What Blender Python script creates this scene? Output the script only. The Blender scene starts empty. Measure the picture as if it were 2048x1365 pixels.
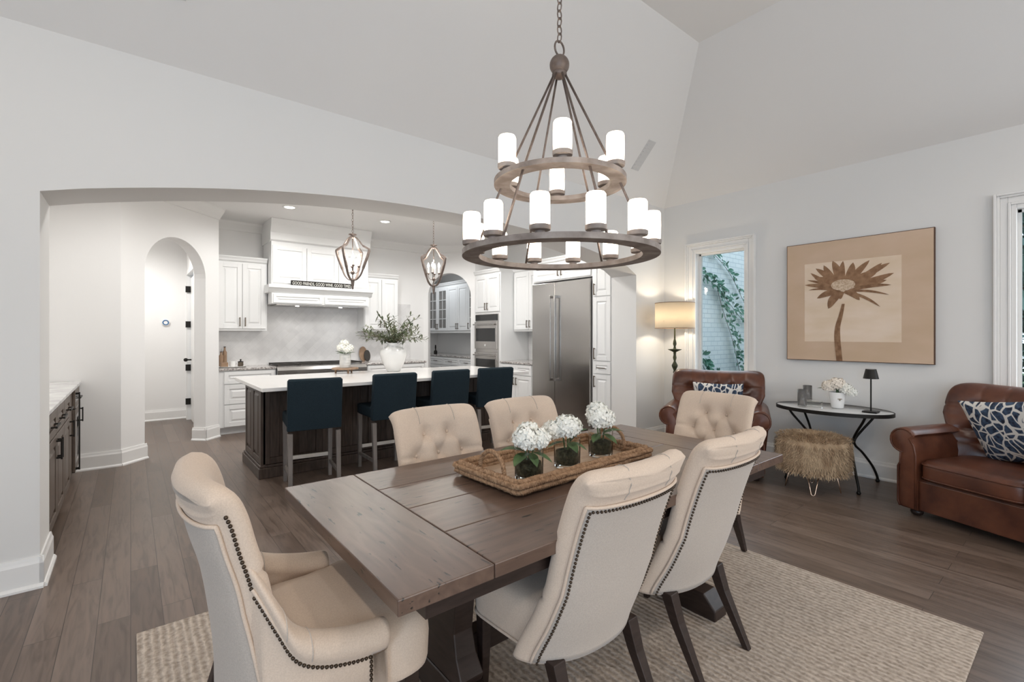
import bpy, math, random
from mathutils import Matrix, Vector
random.seed(7)
R = math.radians
C = bpy.context.scene.collection
scene = bpy.context.scene
# ------------------------------------------------------------------ camera
FPX = 945.0
cam_d = bpy.data.cameras.new('camera'); cam = bpy.data.objects.new('camera', cam_d); C.objects.link(cam)
cam_d.sensor_width = 36.0; cam_d.lens = 36.0 * FPX / 2048.0
cam_d.shift_y = -(682.5 - 669.0) / 2048.0
cam_d.clip_start = 0.05; cam_d.clip_end = 200
cam.location = (0, 0, 1.39); cam.rotation_euler = (R(90), 0, R(-38.9))
scene.camera = cam
# ------------------------------------------------------------------ view
vs = scene.view_settings
vs.view_transform = 'Standard'; vs.look = 'None'; vs.gamma = 1.0; vs.exposure = -0.48; vs.use_curve_mapping = False
# ------------------------------------------------------------------ world (overcast cool daylight outside)
w = bpy.data.worlds.new('world'); scene.world = w; w.use_nodes = True
bg = w.node_tree.nodes['Background']; bg.inputs[0].default_value = (0.72, 0.87, 1.0, 1); bg.inputs[1].default_value = 2.6

def area(name, loc, rot, sx, sy, power, col, spread=180):
    l = bpy.data.lights.new(name, 'AREA'); l.shape = 'RECTANGLE'; l.size = sx; l.size_y = sy
    l.energy = power; l.color = col; l.spread = R(spread)
    o = bpy.data.objects.new(name, l); o.location = loc; o.rotation_euler = rot; C.objects.link(o); return o
def spot(name, loc, power, col, size=150, blend=0.6, rad=0.07):
    l = bpy.data.lights.new(name, 'SPOT'); l.energy = power; l.color = col; l.spot_size = R(size); l.spot_blend = blend
    l.shadow_soft_size = rad
    o = bpy.data.objects.new(name, l); o.location = loc; C.objects.link(o); return o
def point(name, loc, power, col, rad=0.03):
    l = bpy.data.lights.new(name, 'POINT'); l.energy = power; l.color = col; l.shadow_soft_size = rad
    o = bpy.data.objects.new(name, l); o.location = loc; C.objects.link(o); return o
# daylight entering through the tall windows in the walls behind the camera
DAY = (1.0, 0.945, 0.89)
for i, x in enumerate((-1.6, 0.9, 3.4)):
    area('window_daylight', (x, -4.02, 1.65), (R(90), 0, 0), 1.5, 1.9, (56, 50, 46)[i], ((0.78, 0.88, 1.0), DAY, (1.0, 0.92, 0.84))[i])
area('window_daylight', (-3.02, -1.6, 1.6), (R(90), 0, R(-90)), 1.6, 1.9, 95, (0.52, 0.74, 1.0))
area('window_daylight', (5.62, -0.25, 1.6), (R(90), 0, R(90)), 1.2, 1.55, 38, (0.8, 0.9, 1.0))
area('window_daylight', (5.62, 2.895, 1.6), (R(90), 0, R(90)), 0.55, 1.5, 7, (0.8, 0.9, 1.0))
# unseen downlights added to brighten the great room (in the flat part of the ceiling)
for x, y in ((-1.2, 1.2), (-1.2, -1.8), (1.5, -1.8), (3.9, -1.8)):
    spot('great_room_fill_light', (x, y, 4.28), 110, (1.0, 0.87, 0.74), 160)
KW = (1.0, 0.985, 0.965)
# kitchen cans: first two have fixtures, the rest are unseen fill added for brightness
KCANS_FILL = [(1.64, 6.73), (2.96, 6.69), (0.1, 5.2), (4.3, 6.7), (4.4, 5.0), (1.5, 4.75), (3.1, 4.75)]
for x, y in KCANS_FILL:
    spot('kitchen_can_fill_light', (x, y, 3.05), 72, KW, 170)
spot('hall_fill_light', (-0.3, 8.2, 3.03), 170, KW, 165)  # unseen downlight added to lift the dark hall
spot('pantry_fill_light', (4.9, 9.2, 3.03), 55, (0.9, 0.95, 1.0), 165)  # unseen fill added for the pantry beyond the arch

# ------------------------------------------------------------------ materials
def mat(name, col, rough=0.5, metal=0.0, spec=0.5, bump=None, noise=None, emis=None, trans=0.0, ior=1.45, coat=0.0, sheen=0.0, alpha=1.0):
    m = bpy.data.materials.new(name); m.use_nodes = True
    nt = m.node_tree; b = nt.nodes['Principled BSDF']
    b.inputs['Base Color'].default_value = (*col, 1); b.inputs['Roughness'].default_value = rough
    b.inputs['Metallic'].default_value = metal; b.inputs['Specular IOR Level'].default_value = spec
    b.inputs['Transmission Weight'].default_value = trans; b.inputs['IOR'].default_value = ior
    b.inputs['Coat Weight'].default_value = coat; b.inputs['Sheen Weight'].default_value = sheen
    b.inputs['Alpha'].default_value = alpha
    if emis:
        b.inputs['Emission Color'].default_value = (*emis[0], 1); b.inputs['Emission Strength'].default_value = emis[1]
    tc = nt.nodes.new('ShaderNodeTexCoord')
    if noise:   # (scale, colour2, detail, stretch)
        sc, c2, det, st = noise
        mp = nt.nodes.new('ShaderNodeMapping'); mp.inputs['Scale'].default_value = st
        n = nt.nodes.new('ShaderNodeTexNoise'); n.inputs['Scale'].default_value = sc; n.inputs['Detail'].default_value = det
        mx = nt.nodes.new('ShaderNodeMix'); mx.data_type = 'RGBA'
        mx.inputs[6].default_value = (*col, 1); mx.inputs[7].default_value = (*c2, 1)
        rp = nt.nodes.new('ShaderNodeMapRange'); rp.inputs[1].default_value = 0.35; rp.inputs[2].default_value = 0.65
        nt.links.new(tc.outputs['Object'], mp.inputs[0]); nt.links.new(mp.outputs[0], n.inputs['Vector'])
        nt.links.new(n.outputs[0], rp.inputs[0]); nt.links.new(rp.outputs[0], mx.inputs[0]); nt.links.new(mx.outputs[2], b.inputs['Base Color'])
    if bump:    # (scale, strength, dist)
        n2 = nt.nodes.new('ShaderNodeTexNoise'); n2.inputs['Scale'].default_value = bump[0]; n2.inputs['Detail'].default_value = 4
        bp = nt.nodes.new('ShaderNodeBump'); bp.inputs['Strength'].default_value = bump[1]; bp.inputs['Distance'].default_value = bump[2]
        nt.links.new(tc.outputs['Object'], n2.inputs['Vector']); nt.links.new(n2.outputs[0], bp.inputs['Height']); nt.links.new(bp.outputs[0], b.inputs['Normal'])
    return m

M = {}
M['wall'] = mat('wall_paint', (0.78, 0.77, 0.75), 0.85, bump=(300, 0.05, 0.001))
M['ceil'] = mat('ceiling_paint', (0.82, 0.80, 0.775), 0.9, bump=(300, 0.05, 0.001))
M['kwall'] = mat('kitchen_paint', (0.87, 0.86, 0.845), 0.85)
M['trim'] = mat('trim_white', (0.84, 0.83, 0.81), 0.35)
M['cab'] = mat('cabinet_white', (0.86, 0.86, 0.85), 0.35)
M['line'] = mat('reveal_gap', (0.25, 0.24, 0.23), 0.8)
M['pull'] = mat('bronze_pull', (0.16, 0.13, 0.10), 0.4, 0.8)
M['black'] = mat('black_metal', (0.02, 0.018, 0.016), 0.45, 0.6)
M['steel'] = mat('brushed_steel', (0.50, 0.48, 0.46), 0.24, 1.0)
M['dglass'] = mat('dark_oven_glass', (0.03, 0.03, 0.03), 0.08, 0.0)
M['iron'] = mat('cast_iron', (0.05, 0.045, 0.04), 0.6, 0.4)
M['quartz'] = mat('white_quartz', (0.88, 0.86, 0.83), 0.12, bump=None)
M['granite'] = mat('granite', (0.72, 0.69, 0.66), 0.15, noise=(38, (0.16, 0.13, 0.12), 6, (1, 1, 1)))
M['marble'] = mat('grey_marble', (0.80, 0.79, 0.78), 0.15, noise=(7, (0.55, 0.54, 0.54), 8, (1, 1, 1)))
M['bronze'] = mat('aged_bronze', (0.13, 0.10, 0.085), 0.5, 0.55, noise=(30, (0.20, 0.16, 0.14), 4, (1, 1, 1)))
M['bronzew'] = mat('washed_bronze', (0.19, 0.155, 0.135), 0.6, 0.0, noise=(14, (0.34, 0.295, 0.265), 5, (1, 1, 1)))
def frosted(name, col, e, k):
    m = mat(name, col, 0.4, emis=((1.0, 0.86, 0.74), e)); nt = m.node_tree
    tr = nt.nodes.new('ShaderNodeBsdfTranslucent'); tr.inputs[0].default_value = (*col, 1); mx = nt.nodes.new('ShaderNodeMixShader'); mx.inputs[0].default_value = k
    out = nt.nodes['Material Output']; nt.links.new(nt.nodes['Principled BSDF'].outputs[0], mx.inputs[1]); nt.links.new(tr.outputs[0], mx.inputs[2]); nt.links.new(mx.outputs[0], out.inputs[0]); return m
M['glow'] = frosted('lit_frosted_glass', (0.95, 0.92, 0.88), 8.0, 0.6)
M['bulb'] = mat('lit_bulb', (1, 1, 1), 0.4, emis=((1.0, 0.90, 0.78), 30))
M['can'] = mat('can_lens', (1, 1, 1), 0.4, emis=((1.0, 0.97, 0.93), 12))
M['candle'] = mat('candle_sleeve', (0.85, 0.82, 0.75), 0.6)
M['linen'] = mat('cream_linen', (0.68, 0.55, 0.44), 0.92, spec=0.2, bump=(500, 0.25, 0.001), noise=(260, (0.61, 0.485, 0.385), 3, (1, 1, 1)), sheen=0.2)
M['linenb'] = mat('oatmeal_linen', (0.53, 0.465, 0.405), 0.92, spec=0.2, bump=(500, 0.3, 0.001), noise=(260, (0.46, 0.40, 0.35), 3, (1, 1, 1)), sheen=0.2)
M['nail'] = mat('nailhead_brass', (0.07, 0.05, 0.035), 0.35, 0.8)
M['dleg'] = mat('espresso_wood', (0.022, 0.013, 0.010), 0.4, noise=(12, (0.035, 0.021, 0.017), 5, (1, 1, 6)))
M['navy'] = mat('navy_fabric', (0.012, 0.021, 0.028), 0.95, spec=0.2, bump=(420, 0.4, 0.002), noise=(300, (0.022, 0.036, 0.046), 2, (1, 1, 1)))
M['gleg'] = mat('grey_wood_leg', (0.24, 0.21, 0.19), 0.5, noise=(20, (0.16, 0.14, 0.125), 4, (1, 1, .2)))
M['bleg'] = mat('brushed_rail', (0.78, 0.74, 0.68), 0.3, 0.4)
M['islw'] = mat('island_wood', (0.045, 0.029, 0.021), 0.42, noise=(9, (0.08, 0.055, 0.042), 6, (5, 5, .6)))
M['isle'] = mat('bar_cabinet_wood', (0.15, 0.115, 0.09), 0.42, noise=(9, (0.09, 0.066, 0.052), 6, (5, 5, .6)))
M['leather'] = mat('cognac_leather', (0.060, 0.019, 0.011), 0.33, spec=0.5, noise=(6, (0.13, 0.045, 0.023), 6, (1, 1, 1)), bump=(60, 0.12, 0.004))
M['leatherd'] = mat('worn_leather', (0.15, 0.05, 0.025), 0.38, spec=0.6, noise=(4, (0.07, 0.024, 0.014), 6, (1, 1, 1)), bump=(60, 0.2, 0.004))
M['wicker'] = mat('seagrass', (0.42, 0.26, 0.15), 0.85, noise=(70, (0.24, 0.135, 0.07), 3, (1, 1, 1)), bump=(120, 0.8, 0.004))
M['traywood'] = mat('tray_base', (0.50, 0.36, 0.25), 0.6, noise=(8, (0.42, 0.29, 0.19), 5, (1, 6, 1)))
M['petal'] = mat('white_petal', (0.90, 0.89, 0.82), 0.7, spec=0.2)
M['petalw'] = mat('cream_petal', (0.86, 0.78, 0.68), 0.7, spec=0.2)
M['leaf'] = mat('green_leaf', (0.055, 0.10, 0.035), 0.5, noise=(20, (0.10, 0.16, 0.06), 3, (1, 1, 1)))
M['olive'] = mat('olive_leaf', (0.085, 0.115, 0.055), 0.55, noise=(14, (0.16, 0.17, 0.10), 3, (1, 1, 1)))
M['stem'] = mat('stem_brown', (0.12, 0.085, 0.05), 0.7)
M['soil'] = mat('dark_moss', (0.035, 0.035, 0.02), 0.95, noise=(60, (0.09, 0.085, 0.05), 4, (1, 1, 1)), bump=(60, 1.0, 0.02))
M['glass'] = mat('clear_glass', (0.97, 0.99, 0.98), 0.02, trans=1.0, ior=1.3)
M['thing'] = mat('white_ceramic', (0.86, 0.85, 0.83), 0.18)
M['shade'] = mat('linen_shade', (0.56, 0.48, 0.36), 0.9, emis=((1.0, 0.80, 0.55), 0.32), bump=(200, 0.4, 0.001))
M['fur'] = mat('faux_fur', (0.30, 0.20, 0.12), 0.95, noise=(16, (0.50, 0.37, 0.24), 3, (1, 1, .5)))
M['gold'] = mat('rose_gold_wire', (0.75, 0.55, 0.42), 0.25, 1.0)
M['canvas'] = mat('tan_canvas', (0.60, 0.44, 0.305), 0.85, noise=(2.2, (0.66, 0.49, 0.36), 6, (1, 1, 2)))
M['print'] = mat('pale_print', (0.83, 0.68, 0.55), 0.85, noise=(2.5, (0.76, 0.60, 0.44), 6, (1, 1, 3)))
M['edge'] = mat('canvas_edge', (0.10, 0.05, 0.03), 0.7)
M['petaldk'] = mat('sepia_dark', (0.20, 0.105, 0.055), 0.85, noise=(20, (0.34, 0.20, 0.115), 4, (1, 1, 1)))
M['petalmd'] = mat('sepia_mid', (0.36, 0.21, 0.12), 0.85, noise=(20, (0.24, 0.13, 0.07), 4, (1, 1, 1)))
M['petallt'] = mat('sepia_light', (0.74, 0.60, 0.46), 0.85, noise=(60, (0.50, 0.35, 0.23), 4, (1, 1, 1)))
M['smoke'] = mat('smoked_glass', (0.62, 0.60, 0.58), 0.05, trans=0.85, ior=1.3)
M['mirror'] = mat('pale_glass_top', (0.62, 0.63, 0.63), 0.08, spec=0.9)
M['tile'] = mat('plain', (0.8, 0.79, 0.78), 0.2)
M['potw'] = mat('pot_print', (0.87, 0.86, 0.84), 0.25)
M['wood'] = mat('light_wood', (0.36, 0.24, 0.16), 0.5, noise=(10, (0.27, 0.17, 0.10), 4, (1, 6, 1)))
M['verdi'] = mat('verdigris_bronze', (0.035, 0.04, 0.022), 0.5, 0.5, noise=(20, (0.08, 0.08, 0.04), 4, (1, 1, 1)))
M['ivory'] = mat('ivory_letters', (0.80, 0.79, 0.74), 0.6)
M['vine'] = mat('ivy_leaf', (0.045, 0.16, 0.10), 0.5, noise=(12, (0.10, 0.26, 0.19), 3, (1, 1, 1)))
M['tree'] = mat('tree_leaf', (0.05, 0.12, 0.08), 0.6, noise=(3, (0.20, 0.32, 0.30), 3, (1, 1, 1)))
M['lawn'] = mat('lawn', (0.10, 0.16, 0.07), 0.9, noise=(20, (0.06, 0.10, 0.04), 4, (1, 1, 1)))
M['blue'] = mat('blue_ring', (0.03, 0.14, 0.32), 0.3)
M['vent'] = mat('vent_grey', (0.66, 0.645, 0.63), 0.6)

def new_nodes(name, rough):
    m = bpy.data.materials.new(name); m.use_nodes = True; nt = m.node_tree
    b = nt.nodes['Principled BSDF']; b.inputs['Roughness'].default_value = rough
    tc = nt.nodes.new('ShaderNodeTexCoord'); return m, nt, b, tc
def nn(nt, t, **kw):
    n = nt.nodes.new('ShaderNode' + t)
    for k, v in kw.items():
        if k.startswith('i_'): n.inputs[k[2:].replace('_', ' ')].default_value = v
        else: setattr(n, k, v)
    return n
def ramp(nt, fac, stops):
    r = nt.nodes.new('ShaderNodeValToRGB'); e = r.color_ramp.elements
    while len(e) < len(stops): e.new(0.5)
    for el, (p, c) in zip(e, stops): el.position = p; el.color = (*c, 1)
    nt.links.new(fac, r.inputs[0]); return r.outputs[0]
def mixc(nt, fac, a, b, mode='MIX'):
    x = nt.nodes.new('ShaderNodeMix'); x.data_type = 'RGBA'; x.blend_type = mode
    for s, v in ((0, fac), (6, a), (7, b)):
        if isinstance(v, (int, float)): x.inputs[s].default_value = v
        elif isinstance(v, tuple): x.inputs[s].default_value = (*v, 1)
        else: nt.links.new(v, x.inputs[s])
    return x.outputs[2]
# wood floor: planks running along world Y
m, nt, b, tc = new_nodes('oak_floor', 0.30)
mp = nn(nt, 'Mapping'); mp.inputs['Rotation'].default_value = (0, 0, R(90)); nt.links.new(tc.outputs['Object'], mp.inputs[0])
br = nn(nt, 'TexBrick', offset=0.37, i_Scale=1.0, i_Mortar_Size=0.0016, i_Brick_Width=1.5, i_Row_Height=0.125, i_Bias=0.0)
br.inputs['Color1'].default_value = (0, 0, 0, 1); br.inputs['Color2'].default_value = (1, 1, 1, 1); br.inputs['Mortar'].default_value = (0.5, 0.5, 0.5, 1)
nt.links.new(mp.outputs[0], br.inputs['Vector'])
base = ramp(nt, br.outputs['Color'], [(0.0, (0.118, 0.083, 0.063)), (0.5, (0.145, 0.104, 0.081)), (1.0, (0.175, 0.129, 0.103))])
mp2 = nn(nt, 'Mapping'); mp2.inputs['Scale'].default_value = (14, 1.3, 1); nt.links.new(tc.outputs['Object'], mp2.inputs[0])
addv = nn(nt, 'VectorMath', operation='ADD'); nt.links.new(mp2.outputs[0], addv.inputs[0]); nt.links.new(br.outputs['Color'], addv.inputs[1])
gr = nn(nt, 'TexNoise', i_Scale=2.2, i_Detail=7.0, i_Distortion=1.2); nt.links.new(addv.outputs[0], gr.inputs['Vector'])
g = ramp(nt, gr.outputs[0], [(0.3, (0.62, 0.60, 0.58)), (0.52, (1.0, 1.0, 1.0)), (0.75, (1.22, 1.2, 1.18))])
c1 = mixc(nt, 1.0, base, g, 'MULTIPLY')
c2 = mixc(nt, br.outputs['Fac'], c1, (0.05, 0.035, 0.028))
nt.links.new(c2, b.inputs['Base Color'])
bp = nn(nt, 'Bump', i_Strength=0.12, i_Distance=0.004); nt.links.new(gr.outputs[0], bp.inputs['Height']); nt.links.new(bp.outputs[0], b.inputs['Normal'])
rr = nn(nt, 'MapRange'); rr.inputs[3].default_value = 0.24; rr.inputs[4].default_value = 0.42; nt.links.new(gr.outputs[0], rr.inputs[0]); nt.links.new(rr.outputs[0], b.inputs['Roughness'])
M['floor'] = m
# table wood (grain along local X or Y)
def table_wood(name, axis):
    m, nt, b, tc = new_nodes(name, 0.3)
    mp = nn(nt, 'Mapping'); mp.inputs['Scale'].default_value = (1.2, 9, 9) if axis == 'x' else (9, 1.2, 9)
    nt.links.new(tc.outputs['Object'], mp.inputs[0])
    n1 = nn(nt, 'TexNoise', i_Scale=3.0, i_Detail=8.0, i_Distortion=0.8); nt.links.new(mp.outputs[0], n1.inputs['Vector'])
    c = ramp(nt, n1.outputs[0], [(0.28, (0.085, 0.050, 0.036)), (0.5, (0.120, 0.073, 0.052)), (0.72, (0.155, 0.098, 0.071))])
    n2 = nn(nt, 'TexNoise', i_Scale=9.0, i_Detail=3.0); nt.links.new(mp.outputs[0], n2.inputs['Vector'])
    cr = ramp(nt, n2.outputs[0], [(0.30, (0.12, 0.12, 0.12)), (0.345, (1, 1, 1))])
    nt.links.new(mixc(nt, 1.0, c, cr, 'MULTIPLY'), b.inputs['Base Color'])
    bp = nn(nt, 'Bump', i_Strength=0.13, i_Distance=0.002); nt.links.new(n1.outputs[0], bp.inputs['Height'])
    bp2 = nn(nt, 'Bump', i_Strength=0.25, i_Distance=0.001); nt.links.new(cr, bp2.inputs['Height']); nt.links.new(bp.outputs[0], bp2.inputs['Normal'])
    nt.links.new(bp2.outputs[0], b.inputs['Normal'])
    b.inputs['Roughness'].default_value = 0.33; b.inputs['Specular IOR Level'].default_value = 0.8
    return m
M['tabx'] = table_wood('table_wood_long', 'x'); M['taby'] = table_wood('table_wood_cross', 'y')
# rug
m, nt, b, tc = new_nodes('ribbed_wool', 0.95)
wv = nn(nt, 'TexWave', wave_type='BANDS', bands_direction='X', i_Scale=10.5, i_Distortion=2.2, i_Detail=3.0); wv.inputs['Detail Scale'].default_value = 3.0
nt.links.new(tc.outputs['Object'], wv.inputs['Vector'])
nz = nn(nt, 'TexNoise', i_Scale=55.0, i_Detail=4.0); nt.links.new(tc.outputs['Object'], nz.inputs['Vector'])
c = ramp(nt, wv.outputs['Fac'], [(0.05, (0.27, 0.215, 0.17)), (0.45, (0.46, 0.385, 0.315)), (0.95, (0.57, 0.485, 0.405))])
c = mixc(nt, 0.5, c, ramp(nt, nz.outputs[0], [(0.35, (0.30, 0.24, 0.19)), (0.62, (0.60, 0.51, 0.43))]))
nt.links.new(c, b.inputs['Base Color'])
bp = nn(nt, 'Bump', i_Strength=0.8, i_Distance=0.008); nt.links.new(wv.outputs['Fac'], bp.inputs['Height'])
bp2 = nn(nt, 'Bump', i_Strength=0.5, i_Distance=0.006); nt.links.new(nz.outputs[0], bp2.inputs['Height']); nt.links.new(bp.outputs[0], bp2.inputs['Normal']); nt.links.new(bp2.outputs[0], b.inputs['Normal'])
M['rug'] = m
# diamond backsplash
m, nt, b, tc = new_nodes('diamond_marble_tile', 0.22)
mp = nn(nt, 'Mapping'); mp.inputs['Rotation'].default_value = (R(90), 0, 0); nt.links.new(tc.outputs['Object'], mp.inputs[0])
mp3 = nn(nt, 'Mapping'); mp3.inputs['Rotation'].default_value = (0, 0, R(45)); nt.links.new(mp.outputs[0], mp3.inputs[0])
br = nn(nt, 'TexBrick', offset=0.5, i_Scale=1.0, i_Mortar_Size=0.002, i_Brick_Width=0.2, i_Row_Height=0.1)
br.inputs['Color1'].default_value = (0.70, 0.69, 0.68, 1); br.inputs['Color2'].default_value = (0.80, 0.79, 0.78, 1); br.inputs['Mortar'].default_value = (0.66, 0.65, 0.63, 1)
nt.links.new(mp3.outputs[0], br.inputs['Vector'])
nz = nn(nt, 'TexNoise', i_Scale=5.0, i_Detail=7.0); nt.links.new(tc.outputs['Object'], nz.inputs['Vector'])
nt.links.new(mixc(nt, 0.35, br.outputs['Color'], ramp(nt, nz.outputs[0], [(0.4, (0.66, 0.65, 0.65)), (0.6, (0.86, 0.85, 0.84))])), b.inputs['Base Color'])
M['tile'] = m
# painted brick outside
m, nt, b, tc = new_nodes('painted_brick', 0.8)
mp = nn(nt, 'Mapping'); mp.inputs['Rotation'].default_value = (R(90), 0, 0); nt.links.new(tc.outputs['Object'], mp.inputs[0])
br = nn(nt, 'TexBrick', offset=0.5, i_Scale=1.0, i_Mortar_Size=0.006, i_Brick_Width=0.21, i_Row_Height=0.075)
br.inputs['Color1'].default_value = (0.80, 0.84, 0.86, 1); br.inputs['Color2'].default_value = (0.87, 0.90, 0.91, 1); br.inputs['Mortar'].default_value = (0.62, 0.68, 0.72, 1)
nt.links.new(mp.outputs[0], br.inputs['Vector']); nt.links.new(br.outputs['Color'], b.inputs['Base Color'])
bp = nn(nt, 'Bump', i_Strength=0.6, i_Distance=0.008, invert=True); nt.links.new(br.outputs['Fac'], bp.inputs['Height']); nt.links.new(bp.outputs[0], b.inputs['Normal'])
M['brick'] = m
# animal-spot cushion
def spot_mat(name, sc):
    m, nt, b, tc = new_nodes(name, 0.9)
    nz = nn(nt, 'TexNoise', i_Scale=7.0, i_Detail=1.0); nt.links.new(tc.outputs['Object'], nz.inputs['Vector'])
    vm = nn(nt, 'VectorMath', operation='SCALE'); vm.inputs[3].default_value = 0.10; nt.links.new(nz.outputs['Color'], vm.inputs[0])
    av = nn(nt, 'VectorMath', operation='ADD'); nt.links.new(tc.outputs['Object'], av.inputs[0]); nt.links.new(vm.outputs[0], av.inputs[1])
    mp = nn(nt, 'Mapping'); mp.inputs['Scale'].default_value = (1.25, 0.2, 0.8); nt.links.new(av.outputs[0], mp.inputs[0])
    vo = nn(nt, 'TexVoronoi', feature='DISTANCE_TO_EDGE', i_Scale=sc); nt.links.new(mp.outputs[0], vo.inputs['Vector'])
    n3 = nn(nt, 'TexNoise', i_Scale=40.0, i_Detail=3.0); nt.links.new(tc.outputs['Object'], n3.inputs['Vector'])
    dk = ramp(nt, n3.outputs[0], [(0.35, (0.012, 0.016, 0.035)), (0.65, (0.06, 0.10, 0.17))])
    f = ramp(nt, vo.outputs['Distance'], [(0.07, (0, 0, 0)), (0.11, (1, 1, 1))])
    nt.links.new(mixc(nt, f, (0.74, 0.71, 0.66), dk), b.inputs['Base Color']); return m
M['spots'] = spot_mat('blue_spot_print', 17.0); M['spots2'] = spot_mat('navy_spot_print', 16.0)

# ------------------------------------------------------------------ mesh helpers
class MB:
    def __init__(s): s.v = []; s.f = []; s.M = Matrix.Identity(4)
    def add(s, vs, fs):
        o = len(s.v); s.v += [tuple(s.M @ Vector(p)) for p in vs]; s.f += [tuple(o + i for i in f) for f in fs]; return s
    def box(s, x0, y0, z0, x1, y1, z1):
        return s.add([(x0,y0,z0),(x1,y0,z0),(x1,y1,z0),(x0,y1,z0),(x0,y0,z1),(x1,y0,z1),(x1,y1,z1),(x0,y1,z1)],
                     [(0,3,2,1),(4,5,6,7),(0,1,5,4),(1,2,6,5),(2,3,7,6),(3,0,4,7)])
    def frust(s, x0, z0, x1, z1, y0, y1, ins):   # raised panel facing -y
        return s.add([(x0,y0,z0),(x1,y0,z0),(x1,y0,z1),(x0,y0,z1),(x0+ins,y1,z0+ins),(x1-ins,y1,z0+ins),(x1-ins,y1,z1-ins),(x0+ins,y1,z1-ins)],
                     [(4,5,6,7),(0,1,5,4),(1,2,6,5),(2,3,7,6),(3,0,4,7),(3,2,1,0)])
    def prism(s, poly, a0, a1, axis='y'):        # poly in the other two axes
        n = len(poly)
        def P(p, a): return (p[0], a, p[1]) if axis == 'y' else ((a, p[0], p[1]) if axis == 'x' else (p[0], p[1], a))
        vs = [P(p, a0) for p in poly] + [P(p, a1) for p in poly]
        return s.add(vs, [tuple(range(n)), tuple(range(2*n-1, n-1, -1))] + [(i, n+i, n+(i+1) % n, (i+1) % n) for i in range(n)])
    def loft(s, secs, cap=True, closed=True):
        n = len(secs[0]); vs = [p for q in secs for p in q]; fs = []
        for i in range(len(secs)-1):
            for j in range(n if closed else n-1):
                k = (j+1) % n; fs.append((i*n+j, i*n+k, (i+1)*n+k, (i+1)*n+j))
        if cap and closed: fs += [tuple(range(n-1, -1, -1)), tuple((len(secs)-1)*n+j for j in range(n))]
        return s.add(vs, fs)
    def lathe(s, prof, c=(0,0,0), n=20, cap=True, sx=1, sy=1):
        return s.loft([[(c[0]+r*sx*math.cos(2*math.pi*j/n), c[1]+r*sy*math.sin(2*math.pi*j/n), c[2]+z) for j in range(n)] for r, z in prof], cap)
    def tube(s, pts, r, n=8, closed=False, cap=True):
        pts = [Vector(p) for p in pts]; N = len(pts); secs = []; up = None
        for i, p in enumerate(pts):
            if closed: t = pts[(i+1) % N] - pts[i-1]
            else: t = pts[min(i+1, N-1)] - pts[max(i-1, 0)]
            t.normalize()
            if up is None: up = Vector((0,0,1)) if abs(t.z) < 0.9 else Vector((1,0,0))
            a = (up - t*up.dot(t)); 
            if a.length < 1e-6: a = t.orthogonal()
            a.normalize(); up = a; bb = t.cross(a); rr = r[i] if isinstance(r, (list, tuple)) else r
            secs.append([tuple(p + a*rr*math.cos(2*math.pi*j/n) + bb*rr*math.sin(2*math.pi*j/n)) for j in range(n)])
        if closed: secs.append(secs[0]); return s.loft(secs, False)
        return s.loft(secs, cap)
    def ball(s, c, r, n=12, m=8, sx=1, sy=1, sz=1):
        prof = [(max(1e-4, r*math.sin(math.pi*i/m)), -r*sz*math.cos(math.pi*i/m)) for i in range(m+1)]
        return s.lathe(prof, c, n, True, sx, sy)
    def torus(s, c, Rr, r, n=32, m=8, axis='z', sq=1):
        pts = []
        for i in range(n):
            a = 2*math.pi*i/n; u, v = Rr*math.cos(a), Rr*sq*math.sin(a)
            pts.append({'z': (c[0]+u, c[1]+v, c[2]), 'y': (c[0]+u, c[1], c[2]+v), 'x': (c[0], c[1]+u, c[2]+v)}[axis])
        return s.tube(pts, r, m, closed=True)

def build(name, mb, m, parent=None, smooth=False, bevel=0, seg=2, sub=0, label=None, auto=None):
    me = bpy.data.meshes.new(name); me.from_pydata(mb.v, [], mb.f); me.validate(); me.update()
    if m is not None:
        for x in (m if isinstance(m, (list, tuple)) else [m]): me.materials.append(x)
    if smooth:
        me.polygons.foreach_set('use_smooth', [True]*len(me.polygons))
        if auto:
            try: me.set_sharp_from_angle(angle=R(auto))
            except Exception: pass
    o = bpy.data.objects.new(name, me); C.objects.link(o)
    if parent is not None: o.parent = parent
    if bevel:
        b = o.modifiers.new('bevel', 'BEVEL'); b.width = bevel; b.segments = seg; b.limit_method = 'ANGLE'; b.angle_limit = R(40)
    if sub:
        d = o.modifiers.new('sub', 'SUBSURF'); d.levels = sub; d.render_levels = sub
    if label: o['label'] = label
    return o
def tag(o, label, cat, group=None, kind=None):
    o['label'] = label; o['category'] = cat
    if group: o['group'] = group
    if kind: o['kind'] = kind
    return o
def thing(name, label, cat, loc=(0,0,0), rz=0, group=None):
    o = bpy.data.objects.new(name, None); o.empty_display_size = 0.1; C.objects.link(o)
    o.location = loc; o.rotation_euler = (0, 0, R(rz)); return tag(o, label, cat, group)
def struct(name, mb, m, **k):
    o = build(name, mb, m, **k); o['kind'] = 'structure'; return o
def copy_tree(o, loc=None, rz=None, label=None, group=None, parent=None):
    c = o.copy(); C.objects.link(c)
    if parent is not None: c.parent = parent
    for ch in list(o.children): copy_tree(ch, parent=c)
    if loc is not None: c.location = loc
    if rz is not None: c.rotation_euler = (0, 0, R(rz))
    if label: c['label'] = label
    if group: c['group'] = group
    return c
def catmull(pts, n):
    P = [Vector(p) for p in pts]; P = [P[0]*2-P[1]] + P + [P[-1]*2-P[-2]]; out = []
    for i in range(1, len(P)-2):
        for k in range(n):
            t = k/n; a, b_, c_, d = P[i-1], P[i], P[i+1], P[i+2]
            out.append(0.5*((2*b_) + (c_-a)*t + (2*a-5*b_+4*c_-d)*t*t + (3*b_-a-3*c_+d)*t**3))
    out.append(P[-2]); return out

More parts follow.
